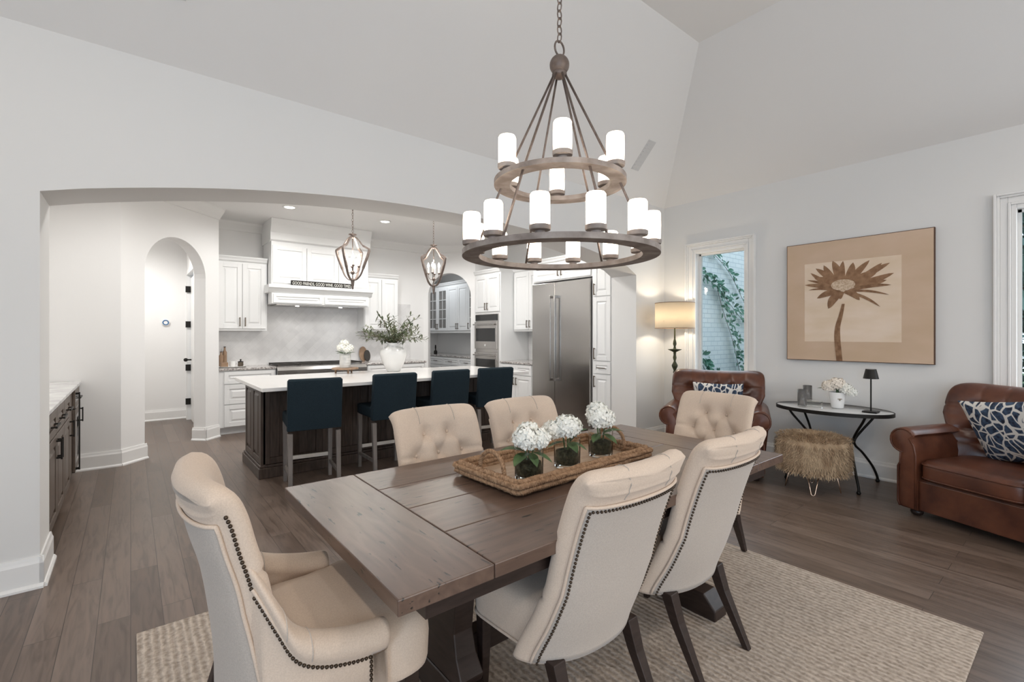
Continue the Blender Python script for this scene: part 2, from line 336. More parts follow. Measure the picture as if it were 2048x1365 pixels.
# ------------------------------------------------------------------ room shell
X0, X1, Y0, YA, YB = -3.2, 5.58, -4.2, 3.66, 4.05
ZW, ZC = 3.08, 4.31; SL = 1.19
struct('floor', MB().box(-3.6, -4.6, -0.12, 6.6, 11.2, 0.0), M['floor'])
# arch wall
prof = [(X0, 0), (-0.39, 0), (-0.39, 2.18)]
for i in range(1, 32):
    t = i/32; x = -0.39 + 5.36*t; prof.append((x, 2.185 + 0.305*(1-abs(2*t-1)**2.2)))
prof += [(4.97, 2.14), (4.97, 0), (X1+0.2, 0), (X1+0.2, ZW), (X0, ZW)]
struct('wall_back', MB().prism(prof, YA, YB, 'y'), M['wall'])
def wall_with_holes(name, y0, y1, holes, x0, x1, z1, axis, m):
    b = MB(); cur = y0
    def bx(a0, a1, q0, q1):
        if a1-a0 < 1e-4 or q1-q0 < 1e-4: return
        if axis == 'x': b.box(x0, a0, q0, x1, a1, q1)
        else: b.box(a0, x0, q0, a1, x1, q1)
    for (h0, h1, z0, zt) in sorted(holes):
        bx(cur, h0, 0, z1); bx(h0, h1, 0, z0); bx(h0, h1, zt, z1); cur = h1
    bx(cur, y1, 0, z1); return struct(name, b, m)
W1 = (2.57, 3.22, 0.78, 2.43); W2 = (-0.95, 0.43, 0.78, 2.43)
wall_with_holes('wall_right', Y0, YA, [W1, W2], X1, X1+0.2, ZW, 'x', M['wall'])
wall_with_holes('wall_front', X0, X1+0.2, [(-2.4, -0.8, .6, 2.6), (0.1, 1.7, .6, 2.6), (2.6, 4.2, .6, 2.6)], Y0-0.2, Y0, ZW, 'y', M['wall'])
wall_with_holes('wall_left', Y0, YA, [(-2.4, -0.8, .6, 2.6)], X0-0.2, X0, ZW, 'x', M['wall'])
# vaulted ceiling
d = (ZC-ZW)/1.065
cv = [(X0,Y0,ZW),(X1,Y0,ZW),(X1,YA,ZW),(X0,YA,ZW),(X0+d,Y0+d,ZC),(X1-d,Y0+d,ZC),(X1-d,YA-d,ZC),(X0+d,YA-d,ZC)]
cf = [(0,1,5,4),(1,2,6,5),(2,3,7,6),(3,0,4,7),(4,5,6,7)]
o = struct('ceiling', MB().add(cv, cf), M['ceil']); 
# baseboards
def baseboard(name, pts, m=None, side=1, h=0.17, t=0.018):
    b = MB()
    for (a, c_) in zip(pts[:-1], pts[1:]):
        a = Vector((*a, 0)); c_ = Vector((*c_, 0)); dd = (c_-a); L = dd.length; dd.normalize(); n = Vector((-dd.y, dd.x, 0))*side
        prof = [(0, 0), (t+0.014, 0), (t+0.014, 0.012), (t+0.005, 0.024), (t, 0.026), (t, h-0.035), (t-0.006, h-0.02), (t-0.010, h), (0, h)]
        ex = t
        secs = [[tuple(a - dd*0 + n*p + Vector((0,0,z))) for p, z in prof], [tuple(c_ + n*p + Vector((0,0,z))) for p, z in prof]]
        if side > 0: secs = secs[::-1]
        b.loft(secs)
    return struct(name, b, m or M['trim'])
baseboard('baseboard_back', [(X0, YA), (-0.39+0.018, YA)], side=-1)
baseboard('baseboard_jamb', [(-0.39, YA-0.018), (-0.39, YB+0.018)], side=-1)
baseboard('baseboard_corner', [(4.97, YA), (X1, YA)], side=-1)
baseboard('baseboard_right', [(X1, YA), (X1, Y0)], side=-1)
# kitchen shell
def ang_wall(name, A, Bp, th, op, zt=ZW, m=None):
    A = Vector((*A, 0)); Bp = Vector((*Bp, 0)); dd = Bp-A; L = dd.length; ang = math.atan2(dd.y, dd.x)
    b = MB()
    if op:
        o0, o1, zs, za = op; pr = [(0, 0), (o0, 0), (o0, zs)]
        for i in range(1, 24):
            t = math.pi*(1-i/24); pr.append(((o0+o1)/2 + (o1-o0)/2*math.cos(t), zs + (za-zs)*math.sin(t)))
        pr += [(o1, zs), (o1, 0), (L, 0), (L, zt), (0, zt)]
    else: pr = [(0, 0), (L, 0), (L, zt), (0, zt)]
    b.M = Matrix.Translation(A) @ Matrix.Rotation(ang, 4, 'Z')
    b.prism(pr, 0, th, 'y'); return struct(name, b, m or M['kwall'])
struct('wall_hall', MB().box(-1.4, 6.48, 0, -0.08, 6.62, ZW), M['kwall'])
struct('wall_bar', MB().box(-1.2, YB, 0, -1.06, 6.48, ZW), M['kwall'])
ang_wall('wall_chamfer_left', (-0.08, 6.48), (0.93, 7.49), 0.16, (0.285, 1.19, 2.12, 2.56))
struct('wall_hall_back', MB().box(-1.6, 9.5, 0, 0.93, 9.65, ZW), M['kwall'])
struct('wall_hall_left', MB().box(-1.54, 6.62, 0, -1.4, 9.5, ZW), M['kwall'])
wall_with_holes('wall_hall_right', 7.49, 9.65, [(8.2, 9.28, 0.0, 2.35)], 0.72, 0.93, ZW, 'x', M['kwall'])
struct('wall_range', MB().box(0.93, 8.15, 0, 4.50, 8.30, ZW), M['kwall'])
ang_wall('wall_chamfer_right', (4.39, 8.15), (5.10, 7.44), 0.14, (0.09, 0.92, 2.12, 2.56))
struct('wall_fridge', MB().box(5.76, YB, 0, 5.9, 7.44, ZW), M['kwall'])
struct('wall_oven_side', MB().box(5.10, 7.44, 0, 6.3, 7.56, ZW), M['kwall'])
struct('wall_pantry_back', MB().box(4.0, 10.7, 0, 6.3, 10.85, ZW), M['kwall'])
struct('wall_pantry_left', MB().box(4.1, 8.30, 0, 4.24, 10.7, ZW), M['kwall'])
struct('wall_pantry_right', MB().box(6.16, 7.56, 0, 6.3, 10.7, ZW), M['kwall'])
struct('ceiling_kitchen', MB().box(-1.8, YB, ZW, 6.5, 11.0, ZW+0.15), M['kwall'])
baseboard('baseboard_hall', [(-1.06, 6.48), (-0.08+0.008, 6.48)], side=-1)
s2 = math.sqrt(0.5)
def cl(s): return (-0.08+s*s2, 6.48+s*s2)
baseboard('baseboard_chamfer', [cl(-0.008), cl(0.285+0.02)], side=-1)
baseboard('baseboard_chamfer', [cl(1.19-0.02), cl(1.428)], side=-1)
def jamb(s, sd): 
    a = cl(s); return [(a[0]+0.018*s2, a[1]-0.018*s2), (a[0]-0.18*s2, a[1]+0.18*s2)]
baseboard('baseboard_chamfer', jamb(1.19, 1), side=1)
baseboard('baseboard_hall_back', [(-1.4, 9.5), (0.72, 9.5)], side=-1)
# crown moulding in the kitchen
def crown(name, pts, z=ZW, s=0.11, side=-1):
    b = MB()
    for (a, c_) in zip(pts[:-1], pts[1:]):
        a = Vector((*a, 0)); c_ = Vector((*c_, 0)); dd = (c_-a).normalized(); n = Vector((-dd.y, dd.x, 0))*side
        prof = [(0, z), (0, z-s*1.25), (s*.15, z-s*1.2), (s*.3, z-s*.95), (s*.75, z-s*.35), (s*.85, z-s*.1), (s, z)]
        b.loft([[tuple(q + n*p + Vector((0,0,zz))) for p, zz in prof] for q in (a, c_)])
    return struct(name, b, M['trim'])
crown('trim_1', [(-1.06, 6.48), (-0.08, 6.48), (0.93, 7.49)])
crown('trim_2', [(0.93, 8.15), (1.58, 8.15)])
crown('trim_3', [(3.10, 8.15), (4.39, 8.15), (5.10, 7.44)])
# windows
def window_x(idx, H, name):
    y0, y1, z0, z1 = H; b = MB(); X = X1
    r = struct('window_%d' % idx, MB().box(X+0.10, y0+0.04, z0+0.04, X+0.106, y1-0.04, z1-0.04), M['glass'])
    for (a0, a1, q0, q1) in ((y0, y0+.02, z0, z1), (y1-.02, y1, z0, z1), (y0+.02, y1-.02, z0, z0+.02), (y0+.02, y1-.02, z1-.02, z1)):
        b.box(X+0.02, a0, q0, X+0.16, a1, q1)
    f_ = build('window_frame', b, M['trim'], r); 
    b = MB()
    for k, (wd, t0, t1) in enumerate(((0.02, 0.026, 0.0), (0.05, 0.018, 0.0), (0.105, 0.028, 0.0), (0.125, 0.04, 0.0))):
        pass
    def ring(o0, o1, t):
        b.box(X-t, y0-o1, z0-o1, X, y0-o0, z1+o1); b.box(X-t, y1+o0, z0-o1, X, y1+o1, z1+o1)
        b.box(X-t, y0-o0, z1+o0, X, y1+o0, z1+o1); b.box(X-t, y0-o0, z0-o1, X, y1+o0, z0-o0)
    ring(-0.02, 0.012, 0.014); ring(0.012, 0.03, 0.026); ring(0.03, 0.075, 0.018); ring(0.075, 0.093, 0.032); ring(0.093, 0.112, 0.045)
    build('window_casing', b, M['trim'], r, bevel=0.004)
    b = MB()
    for (a0, a1, q0, q1) in ((y0+.02, y0+.042, z0+.02, z1-.02), (y1-.042, y1-.02, z0+.02, z1-.02), (y0+.02, y1-.02, z0+.02, z0+.042), (y0+.02, y1-.02, z1-.042, z1-.02)):
        b.box(X+0.085, a0, q0, X+0.125, a1, q1)
    build('window_sash', b, M['trim'], r)
    return r
window_x(1, W1, 'w'); window_x(2, W2, 'w')
# windows behind the camera (simple glazed frames)
def window_plain(idx, axis, H, P0):
    a0, a1, z0, z1 = H
    g_ = MB(); f_ = MB()
    def bx(mb, p0, p1, q0, q1, d0, d1):
        if axis == 'y': mb.box(p0, d0, q0, p1, d1, q1)
        else: mb.box(d0, p0, q0, d1, p1, q1)
    bx(g_, a0+.05, a1-.05, z0+.05, z1-.05, P0+0.09, P0+0.096)
    r = struct('window_%d' % idx, g_, M['glass'])
    for (p0, p1, q0, q1) in ((a0, a0+.05, z0, z1), (a1-.05, a1, z0, z1), (a0+.05, a1-.05, z0, z0+.05), (a0+.05, a1-.05, z1-.05, z1), ((a0+a1)/2-.02, (a0+a1)/2+.02, z0+.05, z1-.05)):
        bx(f_, p0, p1, q0, q1, P0+0.04, P0+0.14)
    build('window_frame', f_, M['trim'], r)
window_plain(3, 'y', (-2.4, -0.8, .6, 2.6), Y0-0.2); window_plain(4, 'y', (0.1, 1.7, .6, 2.6), Y0-0.2); window_plain(5, 'y', (2.6, 4.2, .6, 2.6), Y0-0.2)
window_plain(6, 'x', (-2.4, -0.8, .6, 2.6), X0-0.2)
# ceiling registers on the slope above the arch wall
def vent(x, zc, wd, ln, label):
    y = YA - (zc-ZW)/1.065
    t = thing('ceiling_vent', label, 'vent', (x, y, zc), 0, None); t.rotation_euler = (R(180)-math.atan(1.065)*1.0, 0, 0)
    # local z points out of the slope into the room
    b = MB(); b.box(-wd/2, -ln/2, -0.004, wd/2, ln/2, 0.006); build('backing', b, M['vent'], t)
    b = MB()
    n = 9
    for i in range(n):
        yy = -ln/2+0.015 + (ln-0.03)*i/(n-1); b.box(-wd/2+0.012, yy-0.006, 0.006, wd/2-0.012, yy+0.006, 0.012)
    build('louver', b, M['vent'], t); return t
vent(4.62, 3.46, 0.13, 0.36, 'small grey slotted vent on the sloped ceiling right of the chandelier')
vent(0.19, 3.475, 0.13, 0.30, 'grey slotted ceiling vent cut off by the top left edge of the picture')
# recessed cans
for i, (x, y) in enumerate(KCANS_FILL[:2]):
    t = thing('recessed_light', ['round recessed ceiling light, the left one above the range hood', 'round recessed ceiling light between the two lantern pendants'][i], 'ceiling light', (x, y, ZW), 0, 'recessed lights in the kitchen ceiling')
    build('lens', MB().lathe([(0.062, -0.006), (0.062, -0.001)], n=24), M['can'], t)
    build('trim_ring', MB().lathe([(0.064, -0.001), (0.066, -0.010), (0.085, -0.008), (0.088, -0.001)], n=28, cap=False), M['trim'], t, smooth=True)
# ------------------------------------------------------------------ hall door, thermostat
r = struct('door_1', MB().box(0.76, 8.24, 0.01, 0.80, 9.24, 2.30), M['trim'])
b = MB()
for y0_, y1_ in ((8.12, 8.2), (9.28, 9.36)): b.box(0.705, y0_, 0, 0.72, y1_, 2.43)
b.box(0.705, 8.2, 2.35, 0.72, 9.28, 2.43); build('door_casing', b, M['trim'], r)
for z_ in (0.30, 0.85, 1.55, 2.12): build('door_hinge', MB().box(0.69, 9.255, z_-0.05, 0.76, 9.275, z_+0.05), M['black'], r)
b = MB(); b.tube([(0.76, 9.16, 0.98), (0.70, 9.16, 0.98)], 0.012); b.ball((0.685, 9.16, 0.98), 0.03); build('door_knob', b, M['black'], r, smooth=True)
t = thing('thermostat', 'small round thermostat with a blue face on the hall wall', 'thermostat', (0.44, 9.5, 1.58))
b = MB(); b.M = Matrix.Rotation(R(90), 4, 'X'); b.lathe([(0.055, 0), (0.055, 0.02), (0.05, 0.026)], n=24); build('body', b, M['thing'], t, smooth=True, auto=40)
b = MB(); b.M = Matrix.Rotation(R(90), 4, 'X'); b.torus((0, 0, 0.027), 0.036, 0.008, 24, 8); build('dial_ring', b, M['blue'], t, smooth=True)
t = thing('power_outlet', 'tiny dark outlet low on the hall baseboard', 'outlet', (-0.15, 9.482, 0.1))
build('socket', MB().box(-0.012, -0.006, -0.018, 0.012, 0.0, 0.018), M['black'], t)

# ------------------------------------------------------------------ cabinetry
def door_mesh(x0, z0, x1, z1, y=0.0, kind='raised', mt=None):
    b = MB(); t = 0.02; fw = min(0.062, (x1-x0)*0.24, (z1-z0)*0.3)
    if mt is not None: b.M = mt
    b.box(x0, y-t, z0, x0+fw, y, z1); b.box(x1-fw, y-t, z0, x1, y, z1)
    b.box(x0+fw, y-t, z0, x1-fw, y, z0+fw); b.box(x0+fw, y-t, z1-fw, x1-fw, y, z1)
    if kind == 'glass': pass
    else:
        b.box(x0+fw, y-0.009, z0+fw, x1-fw, y, z1-fw)
        if kind == 'raised' and x1-x0 > 3.2*fw-1e-3 and z1-z0 > 2.6*fw:
            e = 0.014; b.frust(x0+fw+e, z0+fw+e, x1-fw-e, z1-fw-e, y-0.009, y-0.019, 0.022)
    return b
def pull(x, z, ln, vert, y=0.0, mt=None, r=0.006):
    b = MB(); 
    if mt is not None: b.M = mt
    if vert:
        b.box(x-r, y-0.052, z-ln/2, x+r, y-0.042, z+ln/2)
        for s in (-1, 1): b.box(x-r*.8, y-0.042, z+s*(ln/2-0.012)-r, x+r*.8, y-0.02, z+s*(ln/2-0.012)+r)
    else:
        b.box(x-ln/2, y-0.052, z-r, x+ln/2, y-0.042, z+r)
        for s in (-1, 1): b.box(x+s*(ln/2-0.012)-r, y-0.042, z-r*.8, x+s*(ln/2-0.012)+r, y-0.02, z+r*.8)
    return b
def cabinet(name, label, cat, loc, rz, w_, dp, z0, z1, fronts, m=None, pm=None, group=None, extra=None, top=None, toe=False, kind='raised', gap=0.003):
    m = m or M['cab']; pm = pm or M['pull']
    t = thing(name, label, cat, loc, rz, group)
    b = MB(); b.box(0, 0.0, z0 + (0.1 if toe else 0), w_, dp, z1)
    if toe: b.box(0.0, 0.07, 0, w_, dp, 0.1)
    build('body', b, m, t, bevel=0.002, seg=1)
    for fr in fronts:
        k, x0, x1, a0, a1 = fr[:5]; h = fr[5] if len(fr) > 5 else None
        kk = 'glass' if k == 'glass' else kind
        nm = 'drawer' if k == 'drawer' else ('panel' if k == 'panel' else 'door')
        dr = build(nm, door_mesh(x0+gap, a0+gap, x1-gap, a1-gap, -0.001, kk), m, t, bevel=0.002, seg=1)
        if k == 'glass':
            build('pane', MB().box(x0+0.06, -0.008, a0+0.06, x1-0.06, -0.004, a1-0.06), M['smoke'], dr)
            b = MB(); xm = (x0+x1)/2; b.box(xm-0.008, -0.018, a0+.06, xm+0.008, -0.009, a1-.06)
            for q in range(1, 4):
                zz = a0+.06+(a1-a0-.12)*q/4; b.box(x0+.06, -0.018, zz-0.008, x1-.06, -0.009, zz+0.008)
            build('muntin', b, m, dr)
        if h:
            hx = {'l': x0+0.035, 'r': x1-0.035, 'c': (x0+x1)/2}[h[0]]
            hz = {'b': a0+0.10, 't': a1-0.10, 'm': (a0+a1)/2}[h[1]]
            build('handle', pull(hx, hz, h[2] if len(h) > 2 else 0.13, h[0] != 'c', -0.001), pm, dr)
    if top:  # crown on cabinet
        b = MB(); e = top
        b.prism([(-0.004, z1), (-e*.5, z1+e*.35), (-e*.6, z1+e*.7), (-e, z1+e*1.3), (-e, z1+e*1.5), (dp, z1+e*1.5), (dp, z1)], -0.0, w_, 'x')
        build('cabinet_crown', b, m, t)
    return t
def two(x0, x1, z0, z1, hz='b', n=0.13):
    xm = (x0+x1)/2; return [('door', x0, xm, z0, z1, ('r', hz, n)), ('door', xm, x1, z0, z1, ('l', hz, n))]
KF = 7.50   # base cabinet fronts on the range wall
cabinet('base_cabinet', 'white drawer base cabinet left of the range under the granite counter', 'cabinet', (0.935, KF+0.03, 0), 0, 0.715, 0.615, 0, 0.885,
        [('drawer', 0.06, 0.70, 0.70, 0.875), ('drawer', 0.06, 0.70, 0.42, 0.695), ('drawer', 0.06, 0.70, 0.11, 0.415)], toe=True)
cabinet('base_cabinet', 'white base cabinet right of the range behind the big vase', 'cabinet', (3.00, KF+0.03, 0), 0, 1.08, 0.615, 0, 0.885,
        [('drawer', 0.02, 0.53, 0.70, 0.875, ('c', 'm')), ('drawer', 0.53, 1.06, 0.70, 0.875, ('c', 'm'))] + two(0.02, 1.06, 0.11, 0.695, 't'), toe=True)
def slab(name, label, bx, m, cat='countertop', bev=0.006):
    o = build(name, MB().box(*bx), m, bevel=bev); return tag(o, label, cat)
slab('countertop', 'granite countertop on the white cabinets left of the range', (0.935, KF, 0.886, 1.648, 8.13, 0.918), M['granite'])
slab('countertop', 'granite countertop right of the range, behind the white vase', (2.992, KF, 0.886, 4.10, 8.13, 0.918), M['granite'])
o = build('backsplash', MB().box(0.935, 8.132, 0.90, 4.10, 8.148, 1.95), M['tile']); tag(o, 'pale marble diamond tile backsplash behind the range', 'backsplash')
cabinet('wall_cabinet', 'tall white two-door wall cabinet left of the range hood', 'cabinet', (0.935, 7.82, 0), 0, 0.655, 0.31, 1.44, 2.44, two(0.02, 0.635, 1.47, 2.42, 'b', 0.13), top=0.05)
cabinet('wall_cabinet', 'white wall cabinet right of the range hood above the olive branches', 'cabinet', (3.08, 7.82, 0), 0, 0.62, 0.31, 1.44, 2.36, two(0.01, 0.61, 1.47, 2.34, 'b', 0.13), top=0.05)
# range hood
t = thing('range_hood', 'large white panelled range hood with a mantel shelf', 'range hood', (1.60, 7.55, 0))
W_ = 1.46
b = MB(); b.box(0.0, 0.04, 2.12, W_, 0.575, ZW-0.14); build('body', b, M['cab'], t)
b = MB(); b.prism([(0.036, ZW-0.32), (0.0, ZW-0.30), (-0.01, ZW-0.2), (-0.06, ZW-0.08), (-0.07, ZW-0.002), (0.575, ZW-0.002), (0.575, ZW-0.32)], -0.02, W_+0.02, 'x'); build('hood_crown', b, M['cab'], t)
for i in range(3):
    build('hood_panel', door_mesh(0.01+i*(W_-.02)/3+.004, 2.15, 0.01+(i+1)*(W_-.02)/3-.004, 2.70, 0.04), M['cab'], t, bevel=0.002, seg=1)
b = MB(); b.prism([(-0.05, 2.10), (-0.05, 2.075), (-0.02, 2.06), (0.0, 2.02), (0.02, 2.0), (0.575, 2.0), (0.575, 2.12), (-0.05, 2.12)], -0.05, W_+0.05, 'x'); build('mantel_shelf', b, M['cab'], t)
b = MB(); b.box(0, 0.015, 1.84, W_, 0.575, 2.0); build('hood_base', b, M['cab'], t)
for i in range(2): build('hood_panel', door_mesh(0.02+i*W_/2, 1.855, W_/2-0.02+i*W_/2, 1.985, 0.015), M['cab'], t, bevel=0.002, seg=1)
build('hood_liner', MB().box(0.08, 0.08, 1.825, W_-0.08, 0.5, 1.84), M['steel'], t)
for x in (0.4, 1.06):
    build('hood_bulb', MB().lathe([(0.025, 1.818), (0.03, 1.826)], (x, 0.2, 0), n=12), M['can'], t)
spot('hood_light', (2.0, 7.8, 1.80), 5, KW, 150); spot('hood_light', (2.66, 7.8, 1.80), 5, KW, 150)
# sign on the mantel
t = thing('wooden_sign', 'long black wooden sign with white words standing on the hood mantel', 'sign', (1.86, 7.535, 2.121))
SW = 0.90
b = MB(); b.box(0, 0, 0, SW, 0.03, 0.075); build('board', b, M['black'], t)
def text_mesh(name, s, size, m, parent, loc, rot, width=None, bold=0.0):
    cu = bpy.data.curves.new(name, 'FONT'); cu.body = s; cu.size = size; cu.extrude = 0.001; cu.offset = bold
    tmp = bpy.data.objects.new(name, cu); C.objects.link(tmp); bpy.context.view_layer.update()
    me = bpy.data.meshes.new_from_object(tmp.evaluated_get(bpy.context.evaluated_depsgraph_get()))
    bpy.data.objects.remove(tmp); me.materials.clear(); me.materials.append(m)
    o = bpy.data.objects.new(name, me); C.objects.link(o); o.parent = parent; o.location = loc; o.rotation_euler = rot
    xs = [v.co.x for v in me.vertices]; 
    if width and xs:
        k = width/(max(xs)-min(xs)); 
        for v in me.vertices: v.co.x *= k
    return o
text_mesh('lettering', 'GOOD FRIENDS, GOOD WINE, GOOD TIMES', 0.064, M['ivory'], t, (0.015, -0.001, 0.0145), (R(90), 0, 0), width=SW-0.03, bold=0.0)
# range
t = thing('range_cooker', 'wide stainless steel range with black knobs and grates under the hood', 'range', (1.655, 7.47, 0))
RW = 1.33
b = MB(); b.box(0, 0.03, 0.12, RW, 0.66, 0.90); build('body', b, M['steel'], t, bevel=0.004)
b = MB(); b.prism([(0.03, 0.70), (-0.02, 0.72), (-0.02, 0.86), (0.02, 0.905), (0.10, 0.91), (0.10, 0.70)], 0, RW, 'x'); build('control_panel', b, M['steel'], t)
b = MB(); b.box(0.01, 0.09, 0.901, RW-0.01, 0.655, 0.915); build('cooktop', b, M['steel'], t)
for i in range(4):
    b = MB(); x0 = 0.02+i*(RW-.04)/4; x1 = x0+(RW-.04)/4-0.01
    for yy in (0.12, 0.64): b.box(x0, yy-0.008, 0.93, x1, yy+0.008, 0.947)
    for xx in (x0+.008, x1-.008): b.box(xx-.008, 0.12, 0.93, xx+.008, 0.64, 0.947)
    for yy in (0.22, 0.30, 0.38, 0.46, 0.54): b.box(x0, yy-0.005, 0.93, x1, yy+0.005, 0.945)
    b.box((x0+x1)/2-.006, .12, .93, (x0+x1)/2+.006, .64, .945)
    for xx in (x0+.01, x1-.01):
        for yy in (.13, .63): b.box(xx-.006, yy-.006, .915, xx+.006, yy+.006, .93)
    build('grate', b, M['iron'], t)
for i in range(8):
    b = MB(); b.M = Matrix.Translation((0.10+i*(RW-.2)/7, -0.02, 0.785)) @ Matrix.Rotation(R(90), 4, 'X')
    b.lathe([(0.03, 0), (0.03, 0.008), (0.023, 0.012), (0.022, 0.045), (0.018, 0.048)], n=16); build('knob', b, M['black'], t, smooth=True, auto=40)
for x0, x1 in ((0.02, 0.86), (0.87, RW-0.02)):
    dr = build('oven_door', MB().box(x0, 0.0, 0.20, x1, 0.03, 0.69), M['steel'], t, bevel=0.004)
    b = MB(); b.tube([(x0+.03, -0.045, 0.64), (x1-.03, -0.045, 0.64)], 0.012)
    for xx in (x0+.06, x1-.06): b.tube([(xx, -0.045, .64), (xx, 0.0, .64)], 0.008)
    build('handle', b, M['steel'], dr, smooth=True, auto=40)
    build('window', MB().box(x0+.12, -0.003, .32, x1-.12, 0.0, .55), M['dglass'], dr)
b = MB(); b.box(0.02, 0.05, 0, 0.06, 0.1, 0.12); b.box(RW-.06, 0.05, 0, RW-.02, 0.1, 0.12); b.box(0.02, 0.6, 0, 0.06, 0.64, 0.12); b.box(RW-.06, 0.6, 0, RW-.02, 0.64, 0.12); build('foot', b, M['steel'], t)

# ---- right run (fronts face -X). local x runs towards -Y
XF = 5.10
def rloc(y): return (XF, y, 0)
OW = 0.80
cabinet('oven_cabinet', 'tall white oven cabinet with two doors above the double ovens', 'cabinet', rloc(7.435), -90, OW, 0.65, 0, 2.50,
        two(0.02, OW-0.02, 1.80, 2.47) + [('drawer', 0.02, OW-0.02, 0.12, 0.38, ('c', 'm'))], top=0.05)
t = thing('double_oven', 'built-in stainless double wall oven with dark glass doors', 'oven', (XF-0.004, 7.38, 0), -90)
ow = 0.69
b = MB(); b.box(0, -0.02, 0.42, ow, 0.0, 1.76); build('body', b, M['steel'], t)
b = MB(); b.box(0.01, -0.035, 1.64, ow-.01, -0.02, 1.75); cp = build('control_panel', b, M['dglass'], t)
for z0, z1 in ((1.12, 1.62), (0.46, 1.06)):
    dr = build('oven_door', MB().box(0.0, -0.05, z0, ow, -0.02, z1), M['steel'], t, bevel=0.004)
    build('window', MB().box(0.05, -0.054, z0+0.14 if z0 > 1 else z0+.06, ow-.05, -0.05, z1-0.12), M['dglass'], dr)
    b = MB(); b.tube([(0.03, -0.10, z1-.05), (ow-.03, -0.10, z1-.05)], 0.013)
    for xx in (.06, ow-.06): b.tube([(xx, -0.10, z1-.05), (xx, -0.05, z1-.05)], 0.009)
    build('handle', b, M['steel'], dr, smooth=True, auto=40)
b = MB(); b.M = Matrix.Translation((ow/2, -0.052, 1.19)) @ Matrix.Rotation(R(90), 4, 'X'); b.lathe([(0.02, 0), (0.02, 0.004)], n=16); build('badge', b, M['trim'], t)
y_c0 = 7.435-OW-0.002
CW = y_c0 - 5.775
cabinet('wall_cabinet', 'white wall cabinet between the double oven and the refrigerator', 'cabinet', (5.40, y_c0, 0), -90, CW, 0.35, 1.44, 2.50, two(0.02, CW-0.02, 1.47, 2.47), top=0.05)
cabinet('base_cabinet', 'white base cabinet between the double oven and the refrigerator', 'cabinet', rloc(y_c0), -90, CW, 0.65, 0, 0.885,
        [('drawer', 0.02, CW/2, 0.70, 0.875, ('c', 'm')), ('drawer', CW/2, CW-.02, 0.70, 0.875, ('c', 'm'))] + two(0.02, CW-0.02, 0.11, 0.695, 't'), toe=True)
slab('countertop', 'granite countertop between the double oven and the refrigerator', (XF-0.03, 5.78, 0.886, 5.757, y_c0-0.002, 0.918), M['granite'])
o = build('backsplash', MB().box(5.742, 5.78, 0.92, 5.757, y_c0-0.002, 1.44), M['tile']); tag(o, 'short pale tile backsplash beside the refrigerator', 'backsplash')
# fridge 5.74 .. 4.46
FW = 1.25; y_f = 5.745
t = thing('refrigerator', 'tall built-in stainless refrigerator with two doors', 'refrigerator', (XF-0.01, y_f-0.012, 0), -90)
fw_ = FW-0.024
b = MB(); b.box(0, 0.0, 0.02, fw_, 0.6, 2.19); build('body', b, M['line'], t)
for x0, x1, hx in ((0.002, 0.52, 0.475), (0.525, fw_-.002, 0.57)):
    dr = build('fridge_door', MB().box(x0, -0.045, 0.12, x1, -0.002, 2.185), M['steel'], t, bevel=0.004)
    b = MB(); b.box(hx-0.014, -0.115, 0.68, hx+0.014, -0.095, 1.98); b.box(hx-.012, -.095, .68, hx+.012, -.045, .72); b.box(hx-.012, -.095, 1.94, hx+.012, -.045, 1.98)
    build('handle', b, M['steel'], dr, bevel=0.003)
build('toe_grille', MB().box(0.0, -0.01, 0.02, fw_, -0.002, 0.11), M['steel'], t)
b_ = cabinet('bridge_cabinet', 'white cabinet with small doors right above the refrigerator', 'cabinet', (XF, 5.770, 0), -90, FW+0.024, 0.65, 2.215, 2.50, two(0.03, FW, 2.23, 2.48, 'b', 0.1), top=0.05)
o = build('side_panel', MB().box(XF-0.015, 5.749, 0, 5.75, 5.772, 2.213), M['cab']); tag(o, 'narrow white side panel left of the refrigerator', 'panel')
PY0 = y_f-FW-0.002
PW = PY0-4.065
cabinet('pantry_cabinet', 'tall narrow white pantry cabinet right of the refrigerator', 'cabinet', (XF-0.012, PY0, 0), -90, PW, 0.65, 0, 2.50,
        [('door', 0.03, PW-.09, 1.92, 2.47, ('l', 'b', .16)), ('door', 0.03, PW-.09, 1.02, 1.91, ('l', 'b', .16)), ('drawer', 0.03, PW-.09, 0.84, 1.01, ('c', 'm', .14)), ('door', 0.03, PW-.09, 0.12, 0.83, ('l', 't', .16))], top=0.05)
# butler pantry beyond the arch on the right
cabinet('base_cabinet', 'white base cabinet in the pantry seen through the right archway', 'cabinet', (5.52, 10.6, 0), -90, 2.6, 0.62, 0, 0.885,
        [('drawer', 0.02+i*.64, 0.02+(i+1)*.64, 0.70, 0.875, ('c', 'm')) for i in range(4)] + [('door', 0.02+i*.64, 0.02+(i+1)*.64, 0.11, 0.695, ('r', 't')) for i in range(4)], toe=True)
slab('countertop', 'dark edged counter in the pantry beyond the right archway', (5.49, 8.0, 0.886, 6.15, 10.62, 0.918), M['granite'])
cabinet('glass_cabinet', 'white wall cabinet with glass doors in the pantry beyond the right archway', 'cabinet', (5.66, 10.6, 0), -90, 2.6, 0.48, 1.42, 2.50,
        [('glass', 0.35, 0.80, 1.47, 2.46, ('r', 'b')), ('glass', 0.80, 1.25, 1.47, 2.46, ('l', 'b')), ('door', 1.25, 1.68, 1.47, 2.46, ('r', 'b')), ('door', 1.68, 2.1, 1.47, 2.46, ('l', 'b')), ('glass', 2.1, 2.55, 1.47, 2.46, ('l', 'b'))], top=0.05)
t = thing('pantry_bottle', 'small dark bottle on the pantry counter beyond the right archway', 'bottle', (5.62, 9.85, 0.919))
